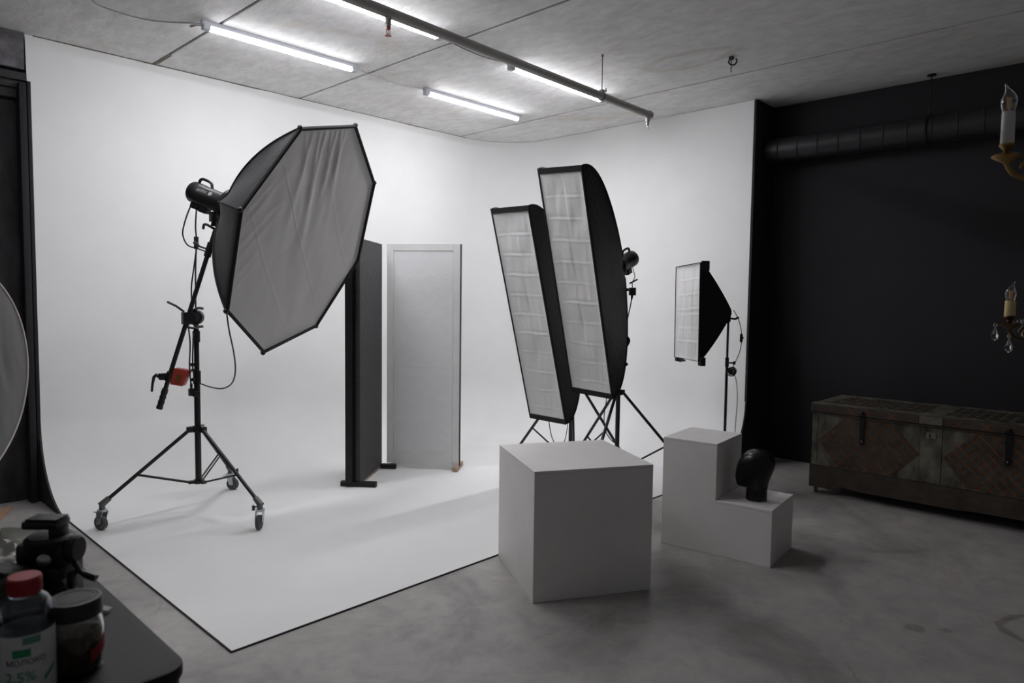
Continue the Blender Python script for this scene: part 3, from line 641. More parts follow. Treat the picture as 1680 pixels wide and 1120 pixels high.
for cc, nn_, P_, lab in ((C2, n2, P2, 'black flash head on the back of the taller strip softbox'), (C1, n1, (4.185, 3.352), 'black flash head hidden behind the lower strip softbox')):
    fh2 = thing('flash_head', cc-nn_*.48, lab, 'flash head', 'flash heads on the strip lights')
    h, b, up_, sd = flash(cc-nn_*.475, -nn_, (0, 0, 1), .225, .058, fh2)
    q = cc-nn_*.56; zt = q.z-.06
    m = MB(); m.cyl((P_[0], P_[1], 1.53 if P_ == P2 else 1.30), (q.x, q.y, zt), .014, seg=12); m.box((q.x, q.y, zt), (.05, .05, .05)); m.cyl((q.x, q.y, zt-.02), (q.x+.02, q.y-.045, zt-.02), .007, seg=8); m.build('mount_bracket', M['blackplastic'], h, bevel=.004)
    if P_ == P2: b2 = b
pc = thing('trigger_cable', (4.19, 2.87, 1.46), 'black cable with small inline box hanging behind the front strip softbox', 'cable')
MB().tube(spline([b2-V((.01, 0, .05)), (4.262, 2.86, 1.60), (4.262, 2.85, 1.56), (4.24, 2.855, 1.52), (4.235, 2.85, 1.47)]), .003).build('upper_lead', M['cable'], pc)
m = MB(); m.box((4.235, 2.85, 1.457), (.048, .03, .055), rotz(-.8)); m.cyl((4.235, 2.85, 1.44), (4.232, 2.853, 1.395), .012, .005, seg=10); m.box((4.205, 2.88, 1.47), (.03, .02, .02), rotz(-.8)); m.build('inline_box', M['blackplastic'], pc, bevel=.004)
m = MB(); m.tube([(4.275, 2.835, 1.545), (4.235, 2.875, 1.515)], .006, 8); m.build('toggle', M['blackplastic'], pc)
MB().tube(spline([(4.232, 2.853, 1.40), (4.225, 2.86, 1.34), (4.20, 2.872, 1.22), (4.17, 2.88, 1.10), (4.165, 2.89, .98), (4.17, 2.90, .90)]), .004).build('lower_lead', M['cable'], pc)
m = MB()
for k in range(5): m.torus((4.215, 2.893, 1.08+.004*k), (.3, .5, .1*k-.2), .028+.003*k, .004, 18, 6)
m.build('coiled_end', M['cable'], pc)
wire('floor_cable', [(4.10, 2.95, .95), (4.06, 2.93, .70), (4.02, 2.92, .56), (4.05, 2.92, .45), (4.12, 2.92, .38), (4.175, 2.92, .35)], .0035, M['cable'], 'thin black cable hanging low behind the front strip softbox')
wire('floor_cable', [(4.09, 3.50, .57), (4.08, 3.48, .42), (4.11, 3.465, .30), (4.17, 3.45, .25), (4.2, 3.42, .30), (4.19, 3.385, .45), (4.19, 3.375, .60)], .0035, M['cable'], 'thin black cable drooping under the rear strip softbox')
# small softbox
C3 = V((4.693, 2.66, 1.311))
s3, n3, U3, V3 = softbox('small_softbox', C3, -3.845, -.001, .021, .5, .7, .31, 'small rectangular softbox facing left beside the black wall', .035, (1.15, 1.03), (.012, -.004, -.004), ([-.09, .02, .12], [-.22, -.12, -.02, .02, .13, .24]))
m = MB()
for (a, b_) in ((-.245, -.355), (.245, -.355)):
    q = C3+U3*a+V3*b_; m.box(q-n3*.02, (.06, .06, .035), Matrix((U3, V3, n3)).transposed())
m.hexa([C3+U3*-.25+V3*-.35+n3*.004, C3+U3*-.08+V3*-.35+n3*.004, C3+U3*-.10+V3*-.372-n3*.03, C3+U3*-.24+V3*-.39-n3*.03], [C3+U3*-.25+V3*-.352+n3*.008, C3+U3*-.08+V3*-.352+n3*.008, C3+U3*-.10+V3*-.376-n3*.028, C3+U3*-.24+V3*-.394-n3*.028])
m.build('corner_flap', M['blackrim'], s3, bevel=.003)
m = MB(); q = C3+U3*.252+V3*.33; m.box(q-n3*.03, (.012, .07, .06), Matrix((U3, V3, n3)).transposed()); m.build('corner_tab', M['blackrim'], s3, bevel=.003)
P3 = (4.935, 2.455)
t3 = stand(*P3, .36, 1.24, .30, math.radians(-90), .0105, 'thin black light stand carrying the small softbox', legr=.007, fz=(0, 0, T))
m = MB(); m.cyl((P3[0], P3[1], 1.24), (P3[0], P3[1], 1.30), .017, seg=14); m.cyl((P3[0], P3[1], 1.30), (P3[0]+.0, P3[1], 1.345), .022, .016, seg=14); m.tube([(P3[0], P3[1], 1.27), (P3[0]+.035, P3[1]-.035, 1.262), (P3[0]+.055, P3[1]-.055, 1.275)], [.006, .008, .009], 8); m.build('lamp_socket', M['blackplastic'], t3)
sc = thing('lamp_cable', (4.96, 2.40, .9), 'thin black cable with inline switch beside the small softbox stand', 'cable')
MB().tube(spline([(4.955, 2.43, 1.33), (4.967, 2.42, 1.313), (4.996, 2.396, 1.241), (5.004, 2.377, 1.131), (4.991, 2.381, 1.025), (4.966, 2.4, .946), (4.951, 2.415, .9)]), .003).build('upper_lead', M['cable'], sc)
MB().tube(spline([(4.956, 2.41, .86), (4.962, 2.39, .80), (4.972, 2.382, .70), (4.964, 2.378, .588), (4.952, 2.38, .427), (4.945, 2.37, .175), (4.94, 2.36, .01)]), .0028).build('lower_lead', M['cable'], sc)
m = MB(); m.box((5.001, 2.379, 1.12), (.018, .016, .062)); m.box((5.009, 2.371, 1.12), (.01, .01, .018)); m.build('inline_switch', M['blackplastic'], sc, bevel=.003)
m = MB()
for k in range(7): m.torus((4.944+.004*math.sin(k*2.1), 2.418-.004*math.sin(k*2.1), .868+.004*math.cos(k*1.7)), (.72+.2*math.sin(k*3), .69, .2*math.cos(k*2)), .014+.0035*k, .0034, 18, 6)
m.box((4.940, 2.425, .868), (.03, .02, .03))
m.build('coiled_lead', M['cable'], sc)

# ------------------------------------------------------------------ foam panels on feet
def panel(name, A, B, zt, out, label, frame_m, foam_m, back_m, feet, z0=.012, th=.035, recess=.004, fw=.055, full=False):
    A = V((*A, 0)); B = V((*B, 0)); d = (B-A).normalized(); L_ = (B-A).length; nn = V((-d.y, d.x, 0))*out
    t = thing(name, (A+B)/2, label, 'panel', 'standing foam panels'); Rm = Matrix((d, nn, V((0, 0, 1)))).transposed(); zc = (z0+zt)/2; hh = zt-z0
    back = -nn*th/2
    for s_, e_ in ((0, 'l'), (1, 'r')):
        MB().box(A+d*(fw/2 if s_ == 0 else L_-fw/2)+back+V((0, 0, zc)), (fw, th, hh), Rm).build('frame_post', frame_m, t, bevel=.0015, smooth=False)
    for z in (z0+.06, zt-fw/2):
        if full and z < 1: z = z0+fw/2
        hgt = fw if full or z > 1 else .12
        MB().box(A+d*(L_/2)+back+V((0, 0, z)), (L_-2*fw-.002, th, hgt), Rm).build('frame_rail', frame_m, t, bevel=.0015, smooth=False)
    zb, ze = z0+(fw if full else .12), zt-fw
    for (za, zz) in ((zb, zb+(ze-zb)*.42-.0001), (zb+(ze-zb)*.42+.0001, ze)):
        MB().box(A+d*(L_/2)-nn*(recess+(th-recess-.002)/2)+V((0, 0, (za+zz)/2)), (L_-2*fw-.004, th-recess-.002, zz-za-.0006), Rm).build('foam_sheet', foam_m, t, bevel=.001, smooth=False)
    MB().box(A+d*(L_/2)-nn*(th+.002)+V((0, 0, zc)), (L_, .004, hh), Rm).build('back_sheet', back_m, t, smooth=False)
    for (pos, n0, n1, fm, w_) in feet:
        q = A+d*pos+nn*((n0+n1)/2); MB().box(q+V((0, 0, T+.019)), (w_, abs(n1-n0), .036), Rm).build('foot', fm, t, bevel=.002, smooth=False)
    return t, d, nn
panel('foam_panel', (3.388, 4.635), (3.742, 4.148), 1.822, -1, 'white framed foam panel standing upright on small feet', M['panelwhite'], M['foamwhite'], M['foamblack'],
      [(.585, -.16, .075, M['rawwood'], .042), (.02, -.16, .06, M['panelwhite'], .042)], z0=.03, th=.036)
t, d, nn = panel('foam_panel', (2.884, 4.272), (3.338, 4.632), 1.815, -1, 'black foam panel edge-on to the white one, on black feet', M['foamblack'], M['foamblack'], M['woodblack'],
      [(.012, -.145, .12, M['woodblack'], .044), (.565, -.10, .12, M['woodblack'], .044)], z0=.03, th=.03, recess=0, fw=.012, full=True)
A = V((2.884, 4.272, 0)); Rm = Matrix((d, nn, V((0, 0, 1)))).transposed()
MB().box(A-d*.004-nn*.075+V((0, 0, .93)), (.055, .05, 1.78), Rm).build('stiffening_post', M['woodblack'], t, bevel=.002, smooth=False)
MB().box(A+d*.02-nn*.042+V((0, 0, .93)), (.02, .02, 1.77), Rm).build('edge_batten', M['woodblack'], t, smooth=False)
MB().box(V((3.565, 4.39, .024)), (.60, .012, .012), rotz(math.atan2(-.487, .354))).build('bottom_strip', M['panelwhite'], bpy.data.objects['foam_panel'], smooth=False)
q_ = V((3.742, 4.148, 0)); d_ = V((.354, -.487, 0)).normalized(); n_ = V((-d_.y, d_.x, 0))
MB().box(q_+d_*.003+n_*.018+V((0, 0, .926)), (.005, .037, 1.79), Matrix((d_, n_, V((0, 0, 1)))).transposed()).build('dark_edge_strip', M['woodblack'], bpy.data.objects['foam_panel'], smooth=False)
MB().box(A+d*.30-nn*.012+V((0, 0, .022)), (.50, .02, .012), Rm).build('pine_bottom_strip', M['rawwood'], t, smooth=False)

# ------------------------------------------------------------------ plywood boxes
def cube():
    B = V((2.338, 2.079, 0)); a = 1.0486; e1 = V((math.cos(a), math.sin(a), 0)); e2 = V((math.sin(a), -math.cos(a), 0)); s = .6; h = .6134; th = .012
    Rm = Matrix((e1, -e2, V((0, 0, 1)))).transposed(); cc = B+e1*s/2+e2*s/2
    t = thing('plywood_cube', cc, 'large white painted plywood cube on the bare floor', 'plinth')
    MB().box(cc+V((0, 0, h-th/2)), (s, s, th), Rm).build('top_panel', M['box'], t, bevel=.0015, smooth=False)
    hh = h-th-.0015; zc = .001+hh/2
    for sg in (-1, 1):
        MB().box(cc+e1*(sg*(s/2-th/2))+V((0, 0, zc)), (th, s-.0015, hh), Rm).build('side_panel', M['box'], t, bevel=.001, smooth=False)
        MB().box(cc+e2*(sg*(s/2-th/2-.0008))+V((0, 0, zc)), (s-2*th-.001, th, hh), Rm).build('side_panel', M['box'], t, bevel=.001, smooth=False)
cube()
def steps():
    B = V((3.543, 1.484, 0)); a = .1203; L_, W_, w1, lh, th_ = .618, .402, .3037, .3054, .6175
    a1 = V((math.cos(a), math.sin(a), 0)); a2 = V((-math.sin(a), math.cos(a), 0)); p = .012
    t = thing('step_plinth', B+a2*L_/2+a1*W_/2, 'white painted two-level step plinth beside the cube', 'plinth')
    Q = lambda x, y, z: B+a1*x+a2*y+V((0, 0, z))
    prof = [(0, .001), (L_, .001), (L_, th_-p-.001), (L_-(L_-w1), th_-p-.001), (w1, lh-p-.001), (0, lh-p-.001)]
    for x in (0, W_-p):
        MB().hexa([Q(x, y, z) for y, z in prof], [Q(x+p, y, z) for y, z in prof]).build('side_panel', M['box'], t, bevel=.001, smooth=False)
    Rm = Matrix((a1, a2, V((0, 0, 1)))).transposed()
    def bx(nm, x0, x1, y0, y1, z0, z1): MB().box(Q((x0+x1)/2, (y0+y1)/2, (z0+z1)/2), (x1-x0, y1-y0, z1-z0), Rm).build(nm, M['box'], t, bevel=.0012, smooth=False)
    bx('upper_top', 0, W_, w1, L_, th_-p, th_); bx('lower_top', 0, W_, 0, w1-.0005, lh-p, lh)
    bx('riser_panel', p+.0005, W_-p-.0005, w1, w1+p, lh, th_-p-.001); bx('end_panel', p+.0005, W_-p-.0005, 0, p, .001, lh-p-.001); bx('end_panel', p+.0005, W_-p-.0005, L_-p, L_, .001, th_-p-.001)
steps()
# mannequin head
def head():
    B = V((3.683, 1.633, .3057)); fx = V((-.70, .714, 0)).normalized(); fy = V((-fx.y, fx.x, 0))
    t = thing('mannequin_head', B, 'faceless black mannequin head resting on the lower step', 'mannequin head')
    k = .279/415
    #   y(px),  face side, back side (from the neck centre 322), half thickness
    rows = [(512, -84, 80, 74), (506, -88, 84, 78), (480, -86, 83, 77), (445, -84, 83, 76), (420, -84, 84, 76), (404, -90, 86, 78), (399, -128, 88, 80), (394, -156, 89, 82), (386, -168, 91, 84), (370, -167, 93, 88), (345, -177, 99, 95), (320, -180, 108, 104), (280, -178, 123, 112), (240, -171, 136, 118), (200, -158, 141, 122), (165, -139, 138, 120), (140, -116, 124, 110), (120, -92, 102, 93), (106, -62, 74, 68), (99, -38, 48, 42), (96, -14, 22, 18)]
    R = []
    for y, f0, b0, hw in rows:
        z = (512-y)*k; cx0 = (f0+b0)/2*-k; hx = (b0-f0)/2*k; r = []
        for i in range(32):
            a = 2*PI*i/32; ca, sa = math.cos(a), math.sin(a); face = max(0, ca)
            wy = hw*k*(1-.30*face**2*(1 if 150 < y < 400 else 0))
            r.append(B+fx*(cx0*1+ca*hx)+fy*(sa*wy)+V((0, 0, z)))
        R.append(r)
    nk = MB().rings(R); o = nk.build('head_form', M['headm'], t, ang=80, subs=1)
head()

# ------------------------------------------------------------------ old chest
def chest():
    X, Y1 = 5.195, 1.90; Lc, Dc = 1.53, .62; Z0, ZL, ZT = .05, .598, .662
    t = thing('antique_chest', (X+Dc/2, Y1-Lc/2, 0), 'long antique chest with diamond studded metal front on casters', 'chest')
    F = lambda s, z, o=0: V((X-o, Y1-s, z))     # s along the front from the left end
    MB().box((X+Dc/2, Y1-Lc/2, (.085+ZL)/2), (Dc, Lc, ZL-.085)).build('body', M['chestwood'], t, bevel=.004)
    # plinth with cut-out feet
    prof = [(0, Z0), (.135, Z0), (.15, .078), (.22, .085), (.30, .07), (.95, .072), (1.0, .08), (1.28, .085), (1.38, .078), (1.40, Z0), (Lc, Z0), (Lc, .21), (0, .21)]
    MB().hexa([F(s, z, .012) for s, z in prof], [F(s, z, -.01) for s, z in prof]).build('plinth_board', M['chestwood'], t, smooth=False)
    pr = [(0, Z0), (.1, Z0), (.12, .08), (.5, .08), (.52, Z0), (Dc, Z0), (Dc, .21), (0, .21)]
    MB().hexa([V((X+s, Y1+.010, z)) for s, z in pr], [V((X+s, Y1-.01, z)) for s, z in pr]).build('plinth_board', M['chestwood'], t, smooth=False)
    # lid
    MB().box((X+Dc/2-.004, Y1-Lc/2, (ZL+ZT)/2+.002), (Dc+.026, Lc+.02, ZT-ZL-.004)).build('lid', M['chestwood'], t, bevel=.004)
    lidm = MB(); 
    for (s0, s1) in ((.0, .10), (.70, .83), (1.43, Lc)): lidm.box((X+Dc/2-.004, Y1-(s0+s1)/2, ZT+.001), (Dc+.02, s1-s0, .004))
    lidm.box((X+.03, Y1-Lc/2, ZT+.0015), (.075, Lc+.016, .004)); lidm.box((X+Dc-.04, Y1-Lc/2, ZT+.0015), (.075, Lc+.016, .004))
    lidm.build('lid_band', M['chestgrey'], t, bevel=.001)
    # lid top diamond tiles
    for (s0, s1) in ((.11, .69), (.84, 1.42)):
        i = 0
        for a in range(9):
            for b_ in range(9):
                sx = s0+.03+(s1-s0-.06)*a/8; x_ = X+.09+(Dc-.19)*b_/8
                if (a+b_) % 2: continue
                h_ = .030; MB().hexa([V((x_-.024, Y1-sx, ZT)), V((x_, Y1-sx-h_, ZT)), V((x_+.024, Y1-sx, ZT)), V((x_, Y1-sx+h_, ZT))], [V((x_-.022, Y1-sx, ZT+.003)), V((x_, Y1-sx-h_+.002, ZT+.003)), V((x_+.022, Y1-sx, ZT+.003)), V((x_, Y1-sx+h_-.002, ZT+.003))]).build('lid_tile', M['chesttile'], t, smooth=False)
    # grey metal front sheets
    def plate(s0, s1, z0, z1, o=.004, m_='chestgrey', nm='metal_sheet'): return MB().box(F((s0+s1)/2, (z0+z1)/2, o/2), (o, s1-s0, z1-z0)).build(nm, M[m_], t, bevel=.0008, smooth=False)
    plate(.002, .040, .212, .592); plate(.703, .829, .215, .585); plate(Lc-.04, Lc-.002, .212, .592)
    plate(.043, .700, .213, .590, .0025); plate(.832, Lc-.043, .213, .590, .0025)
    # lid front bands
    for (s0, s1, m_) in ((.0, .69, 'chestwood'), (.695, .83, 'chestgrey'), (.835, Lc, 'chestwood')):
        MB().box(F((s0+s1)/2, (ZL+ZT)/2+.001, .019), (.004, s1-s0, .052)).build('lid_front_band', M[m_], t, bevel=.0008, smooth=False)
    for s in (.14, .27, .385, .53, .92, 1.07, 1.2, 1.36):
        for sg in (-1, 1):
            q = F(s, .631, .0215); MB().box(q, (.0018, .062, .0045), Matrix.Rotation(sg*.75, 3, 'X')).build('stitched_cross', M['chestred'], t, smooth=False)
    MB().box(F(Lc/2, ZL-.004, .008), (.02, Lc+.01, .010)).build('lid_moulding', M['chestwood'], t, bevel=.002)
    # the two cut-off diamonds
    for s0 in (.046, .838):
        hx = [(0, .40), (.178, .583), (.466, .583), (.655, .40), (.49, .222), (.137, .222)]
        MB().hexa([F(s0+a, z, .0024) for a, z in hx], [F(s0+a, z, .006) for a, z in hx]).build('diamond_ground', M['chestred'], t, smooth=False)
        def inside(a, z):
            for i in range(6):
                (x1, z1), (x2, z2) = hx[i], hx[(i+1) % 6]
                if (x2-x1)*(z-z1)-(z2-z1)*(a-x1) > -.0035*math.hypot(x2-x1, z2-z1): return False
            return True
        # tile lattice along the two diagonal directions
        d1 = V((.178, .183)).normalized()*.046; d2 = V((.178, -.183)).normalized()*.046; base = None
        sh = {}
        for i in range(-16, 17):
            for j in range(-16, 17):
                ctr = V((.327, .40))+d1*i+d2*j
                g = .0030; qd = []
                pg = [ctr+(d1*.5)*(1-.14)*sa+(d2*.5)*(1-.14)*sb for sa, sb in ((1, 1), (1, -1), (-1, -1), (-1, 1))]
                # clip the quad to the outline
                poly = [(p_.x, p_.y) for p_ in pg]
                for k in range(6):
                    (x1, z1), (x2, z2) = hx[k], hx[(k+1) % 6]; out = []
                    f_ = lambda p_: -((x2-x1)*(p_[1]-z1)-(z2-z1)*(p_[0]-x1))/math.hypot(x2-x1, z2-z1)-.003
                    for q in range(len(poly)):
                        A, B = poly[q], poly[(q+1) % len(poly)]; fa, fb = f_(A), f_(B)
                        if fa >= 0: out.append(A)
                        if fa*fb < 0: tt = fa/(fa-fb); out.append((A[0]+(B[0]-A[0])*tt, A[1]+(B[1]-A[1])*tt))
                    poly = out
                    if len(poly) < 3: break
                if len(poly) < 3 or abs(sum(poly[q][0]*poly[(q+1) % len(poly)][1]-poly[(q+1) % len(poly)][0]*poly[q][1] for q in range(len(poly)))) < 1.2e-4: continue
                top = .0088+.0008*random.random()
                MB().hexa([F(s0+a, z, .005) for a, z in poly], [F(s0+a, z, top) for a, z in poly]).build('tile', M['chesttile'], t, smooth=False)
    # hasps
    for s in (.345, 1.185):
        m = MB(); m.cyl(F(s-.022, .612, .026), F(s+.022, .612, .026), .009, seg=10); m.ball(F(s, .628, .026), .014, 8)
        m.hexa([F(s-.016, .60, .022), F(s+.016, .60, .022), F(s+.013, .45, .014), F(s+.019, .425, .014), F(s+.009, .408, .014), F(s, .398, .014), F(s-.009, .408, .014), F(s-.019, .425, .014), F(s-.013, .45, .014)],
               [F(s-.016, .60, .028), F(s+.016, .60, .028), F(s+.013, .45, .020), F(s+.019, .425, .020), F(s+.009, .408, .020), F(s, .398, .020), F(s-.009, .408, .020), F(s-.019, .425, .020), F(s-.013, .45, .020)])
        hs = m.build('hasp', M['iron'], t)
        MB().ball(F(s, .432, .023), .006, 8).build('rivet', M['steel'], hs)
    kp = MB().box(F(.766, .532, .0065), (.004, .056, .040)).build('key_plate', M['keypl'], t, bevel=.001, smooth=False)
    MB().box(F(.760, .532, .0092), (.0016, .008, .026)).build('keyhole', M['iron'], kp, smooth=False)
    # casters
    for (x_, y_) in ((X+.03, Y1-.03), (X+.03, Y1-Lc+.03), (X+Dc-.03, Y1-.03), (X+Dc-.03, Y1-Lc+.03)):
        m = MB(); m.cyl((x_, y_-.008, .02), (x_, y_+.008, .02), .0195, seg=18); w_ = m.build('caster', M['rubber'], t)
        m = MB()
        for sg in (-1, 1): m.box((x_, y_+sg*.0115, .032), (.016, .002, .036))
        m.box((x_, y_, .05), (.03, .03, .004)); m.build('caster_fork', M['steel'], w_)
chest()

# ------------------------------------------------------------------ chandeliers (mostly outside the frame on the right)
CR = V((.6908, -.7230, 0)); CF = V((.723, .6908, 0))
def bulb(base, par, r=.0175, h=.067, lean=0, fil=True):
    pr = [(.011, 0), (.014, .006), (r*.97, .020), (r, .026), (r*.86, .036), (r*.55, .047), (r*.28, .055), (r*.17, .061), (r*.12, .067)]
    full = pr + [(max(a-.0009, .0006), b-(.0012 if k == 0 else 0)) for k, (a, b) in enumerate(reversed(pr))]
    m = MB(); R = []
    for rr, z in full:
        z *= h/.067; off = CR*lean*max(0, z-.045)*.45
        R.append([V(base)+off+V((rr*math.cos(a), rr*math.sin(a), z)) for a in [2*PI*i/28 for i in range(28)]])
    R.append(R[0]); g = m.rings(R, cap=False).build('bulb', M['bulb'], par, ang=80)
    if fil:
        m = MB()
        for sg in (-1, 1): m.cyl(V(base)+CR*(.0045*sg)+V((0, 0, .008)), V(base)+CR*(.0045*sg)+V((0, 0, .036)), .0017, seg=8)
        m.build('filament', M['filament'], g)
        m = MB(); m.cyl(V(base), V(base)+V((0, 0, .034)), .0018, seg=6); m.build('bulb_stem', M['candlewhite'], g)
def rotpts(pts, ctr, a): return [V(ctr)+rotz(a)@(V(p)-V(ctr)) for p in pts]
def chandelier(K, arm, label, brassm, sleeve, crystals, candle_h, candle_r, lean, cr_loc):
    ctr = V((K.x, K.y, 0))+CR*arm; ctr.z = 0
    t = thing('chandelier', (ctr.x, ctr.y, H), label, 'chandelier')
    m = MB(); m.lathe([(.005, .30), (.012, .27), (.022, .22), (.014, .17), (.010, .12), (.026, .07), (.034, .03), (.022, -.02), (.012, -.05), (.030, -.08), (.036, -.105), (.022, -.135), (.006, -.16)][::-1], (ctr.x, ctr.y, K.z-.06), (0, 0, 1)); m.build('central_column', brassm, t)
    z0 = K.z+.25; m = MB(); k = 0; z = z0
    while z < H-.05:
        m.torus((ctr.x, ctr.y, z), (1, 0, 0) if k % 2 else (0, 1, 0), .011, .0022, 12, 5); z += .018; k += 1
    m.build('chain', brassm, t, kind='stuff'); MB().lathe([(.055, 0), (.05, -.012), (.02, -.03), (.008, -.045)][::-1], (ctr.x, ctr.y, H)).build('ceiling_rose', brassm, t)
    for i in range(4):
        a = 2*PI*i/4; q = lambda r_, z_: V((ctr.x, ctr.y, K.z+z_))+rotz(a)@(CR*(-r_))
        S_ = spline([q(arm, -.035), q(arm-.006, -.052), q(arm-.025, -.070), q(arm-.07, -.078), q(arm-.12, -.06), q(arm-.17, -.03), q(.05, -.035), q(.018, -.06)], 6)
        am = MB(); am.tube(S_, .0055, 8)
        sc_ = [q(arm-.055+.020*(1-k_/16)*math.cos(k_*.55), -.052+.020*(1-k_/16)*math.sin(k_*.55)) for k_ in range(15)]
        am.tube(sc_, .0035, 6); arm_o = am.build('arm', brassm, t)
        base = q(arm, 0)
        MB().lathe([(.004, -.044), (.008, -.040), (.029, -.028), (.031, -.024), (.026, -.021), (.008, -.022)], base).build('drip_pan', brassm, arm_o)
        MB().lathe([(.006, -.022), (.009, -.016), (.006, -.012), (.011, -.006), (candle_r+.002, .0), (candle_r+.001, .004)], base).build('candle_cup', brassm, arm_o)
        MB().cyl(base, base+V((0, 0, candle_h)), candle_r, candle_r*.95, seg=20).build('candle_sleeve', sleeve, arm_o, bevel=.001)
        bulb(base+V((0, 0, candle_h-.002)), arm_o, lean=lean)
        if crystals:
            def drop(p, s=1.0):
                p = V(p); mm = MB(); mm.lathe([(.0008, 0), (.004*s, -.008*s), (.0105*s, -.026*s), (.0115*s, -.033*s), (.008*s, -.042*s), (.001, -.048*s)][::-1], p, (0, 0, 1), 8); o_ = mm.build('crystal_drop', M['crystal'], arm_o, ang=10)
                MB().torus(p+V((0, 0, .006)), CF, .0055, .0015, 14, 5).build('drop_ring', M['steel'], arm_o)
            tip = base+rotz(a)@(CR*-.047)+V((0, 0, -.022)); m = MB(); m.tube([base+V((0, 0, -.022)), tip], .0022, 6); m.build('pan_hook', brassm, arm_o)
            drop(tip+V((0, 0, -.012))); drop(base+rotz(a)@(CR*.002)+V((0, 0, -.072)), 1.05)
            beads = MB()
            for kk in range(8): beads.ball(base+V((.002*math.sin(kk), 0, -.034-.0055*kk)), .0028, 6)
            A0 = base+rotz(a)@(CR*.012)+V((0, 0, -.018))
            for (E0, sag, nn_) in ((V((ctr.x, ctr.y, K.z+.12))+rotz(a)@(CR*-.02), .02, 22), (V((ctr.x, ctr.y, K.z-.10))+rotz(a)@(CR*-.03), .07, 26), (V((ctr.x, ctr.y, K.z-.06))+rotz(a)@(CR*-.03), .09, 26)):
                for kk in range(nn_+1):
                    tt = kk/nn_; beads.ball(A0.lerp(E0, tt)-V((0, 0, sag*4*tt*(1-tt))), .0042, 6)
            beads.build('bead_strands', M['crystal'], arm_o, kind='stuff')
KU = V((2.040, .318, 1.778)); KL = V((2.877, .414, 1.357))
chandelier(KU, .27, 'plain brass chandelier with white candle sleeves, the upper one', M['brass'], M['candlewhite'], False, .080, .0145, -1.2, None)
chandelier(KL, .30, 'crystal hung chandelier with ivory candle sleeves, the lower one', M['darkbrass'], M['candleyellow'], True, .055, .0165, 1.2, None)

# ------------------------------------------------------------------ table and its things
ZTB = .80
def rrect(x0, x1, y0, y1, r, z, n=8):
    P = []
    for cx, cy, a0 in ((x1-r, y1-r, 0), (x0+r, y1-r, 90), (x0+r, y0+r, 180), (x1-r, y0+r, 270)):
        for k in range(n+1):
            a = math.radians(a0+90*k/n); P.append(V((cx+r*math.cos(a), cy+r*math.sin(a), z)))
    return P
tb = thing('folding_table', (.1, 1.62, 0), 'dark grey table with rounded corners at the lower left', 'table')
tx0, tx1, ty0, ty1 = -.25, .438, 1.128, 2.115
MB().hexa(rrect(tx0, tx1, ty0, ty1, .04, ZTB-.022), rrect(tx0, tx1, ty0, ty1, .04, ZTB)).build('tabletop', M['table'], tb, bevel=.004)
MB().hexa(rrect(tx0+.004, tx1-.004, ty0+.004, ty1-.004, .04, ZTB-.045), rrect(tx0+.004, tx1-.004, ty0+.004, ty1-.004, .04, ZTB-.026)).build('edge_frame', M['blackplastic'], tb, bevel=.003)
for x in (tx0+.06, tx1-.08):
    for y in (ty0+.08, ty1-.08): MB().cyl((x, y, .0), (x, y, ZTB-.045), .013, seg=12).build('leg', M['blackmetal'], tb)
# bottle
BP = V((.236, 1.222, ZTB))
vd = V((-BP.x, -BP.y, 0)).normalized(); vr = V((-vd.y, vd.x, 0))     # toward the camera / to the right in view
if vr.dot(CR) < 0: vr = -vr
def shell(pr, o, th_, seg):
    m_ = MB(); prf = [(.002, .0)] + pr + [(max(r_-th_, .001), z_) for r_, z_ in reversed(pr[1:])] + [(pr[0][0]-th_, pr[0][1]+th_), (.002, th_)]
    return m_.lathe(prf, o, seg=seg, cap=True)
bt = thing('plastic_bottle', BP, 'small clear plastic bottle with a red screw cap and white label', 'bottle')
BH = .177/.177
shell([(.030, 0), (.034, .002), (.0365, .008), (.0365, .101), (.0355, .105), (.0320, .109), (.0310, .112), (.0325, .116), (.0345, .126), (.0335, .136), (.0285, .145), (.0215, .151), (.0195, .154), (.0195, .156)], BP, .0010, 40).build('bottle_body', M['clear'], bt)
MB().lathe([(.0205, .0), (.0212, .002), (.0212, .004), (.0205, .006)], BP+V((0, 0, .151))).build('neck_ring', M['clear'], bt)
cp = MB().lathe([(.0215, 0), (.0218, .001), (.0218, .022), (.0205, .0245), (.001, .0247)], BP+V((0, 0, .1545)), seg=40).build('screw_cap', M['redcap'], bt)
mm = MB()
for k in range(60):
    a = 2*PI*k/60; mm.box(BP+V((.0219*math.cos(a), .0219*math.sin(a), .166)), (.0012, .0010, .018), rotz(a))
mm.build('cap_ridges', M['redcap'], cp, kind='stuff')
MB().lathe([(.0368, .006), (.0370, .008), (.0370, .099), (.0368, .101)], BP, seg=48, cap=False).build('wrap_label', M['label'], bt)
lb = [o_ for o_ in bt.children if o_.name.startswith('wrap_label')][0] if bt.children else None
def bb(x0, z0, rad=.0373):
    def g(v):
        a = (v.x+x0)/rad; return BP+(vd*math.cos(a)+vr*math.sin(a))*(rad+v.z)+V((0, 0, z0+v.y))
    return g
def patch(x0, x1, z0, z1, m_, nm, rad=.0373, slant=0):
    g = bb(0, 0, rad); n_ = 10; mb = MB()
    lo_ = [g(V((x0+(x1-x0)*k/n_, z0+slant*k/n_, 0))) for k in range(n_+1)]; hi_ = [g(V((x0+(x1-x0)*k/n_, z1+slant*k/n_, 0))) for k in range(n_+1)]
    mb.rings([lo_, hi_], cap=False, closed=False); mb.build(nm, m_, bt)
patch(-.018, .005, .070, .082, M['green'], 'green_stamp'); patch(-.005, .018, .088, .099, M['palegreen'], 'green_stamp')
text_mesh('МОЛОКО', .0115, 'lettering', M['ink'], bt, BP, vr, V((0, 0, 1)), bend=bb(-.001, .062))
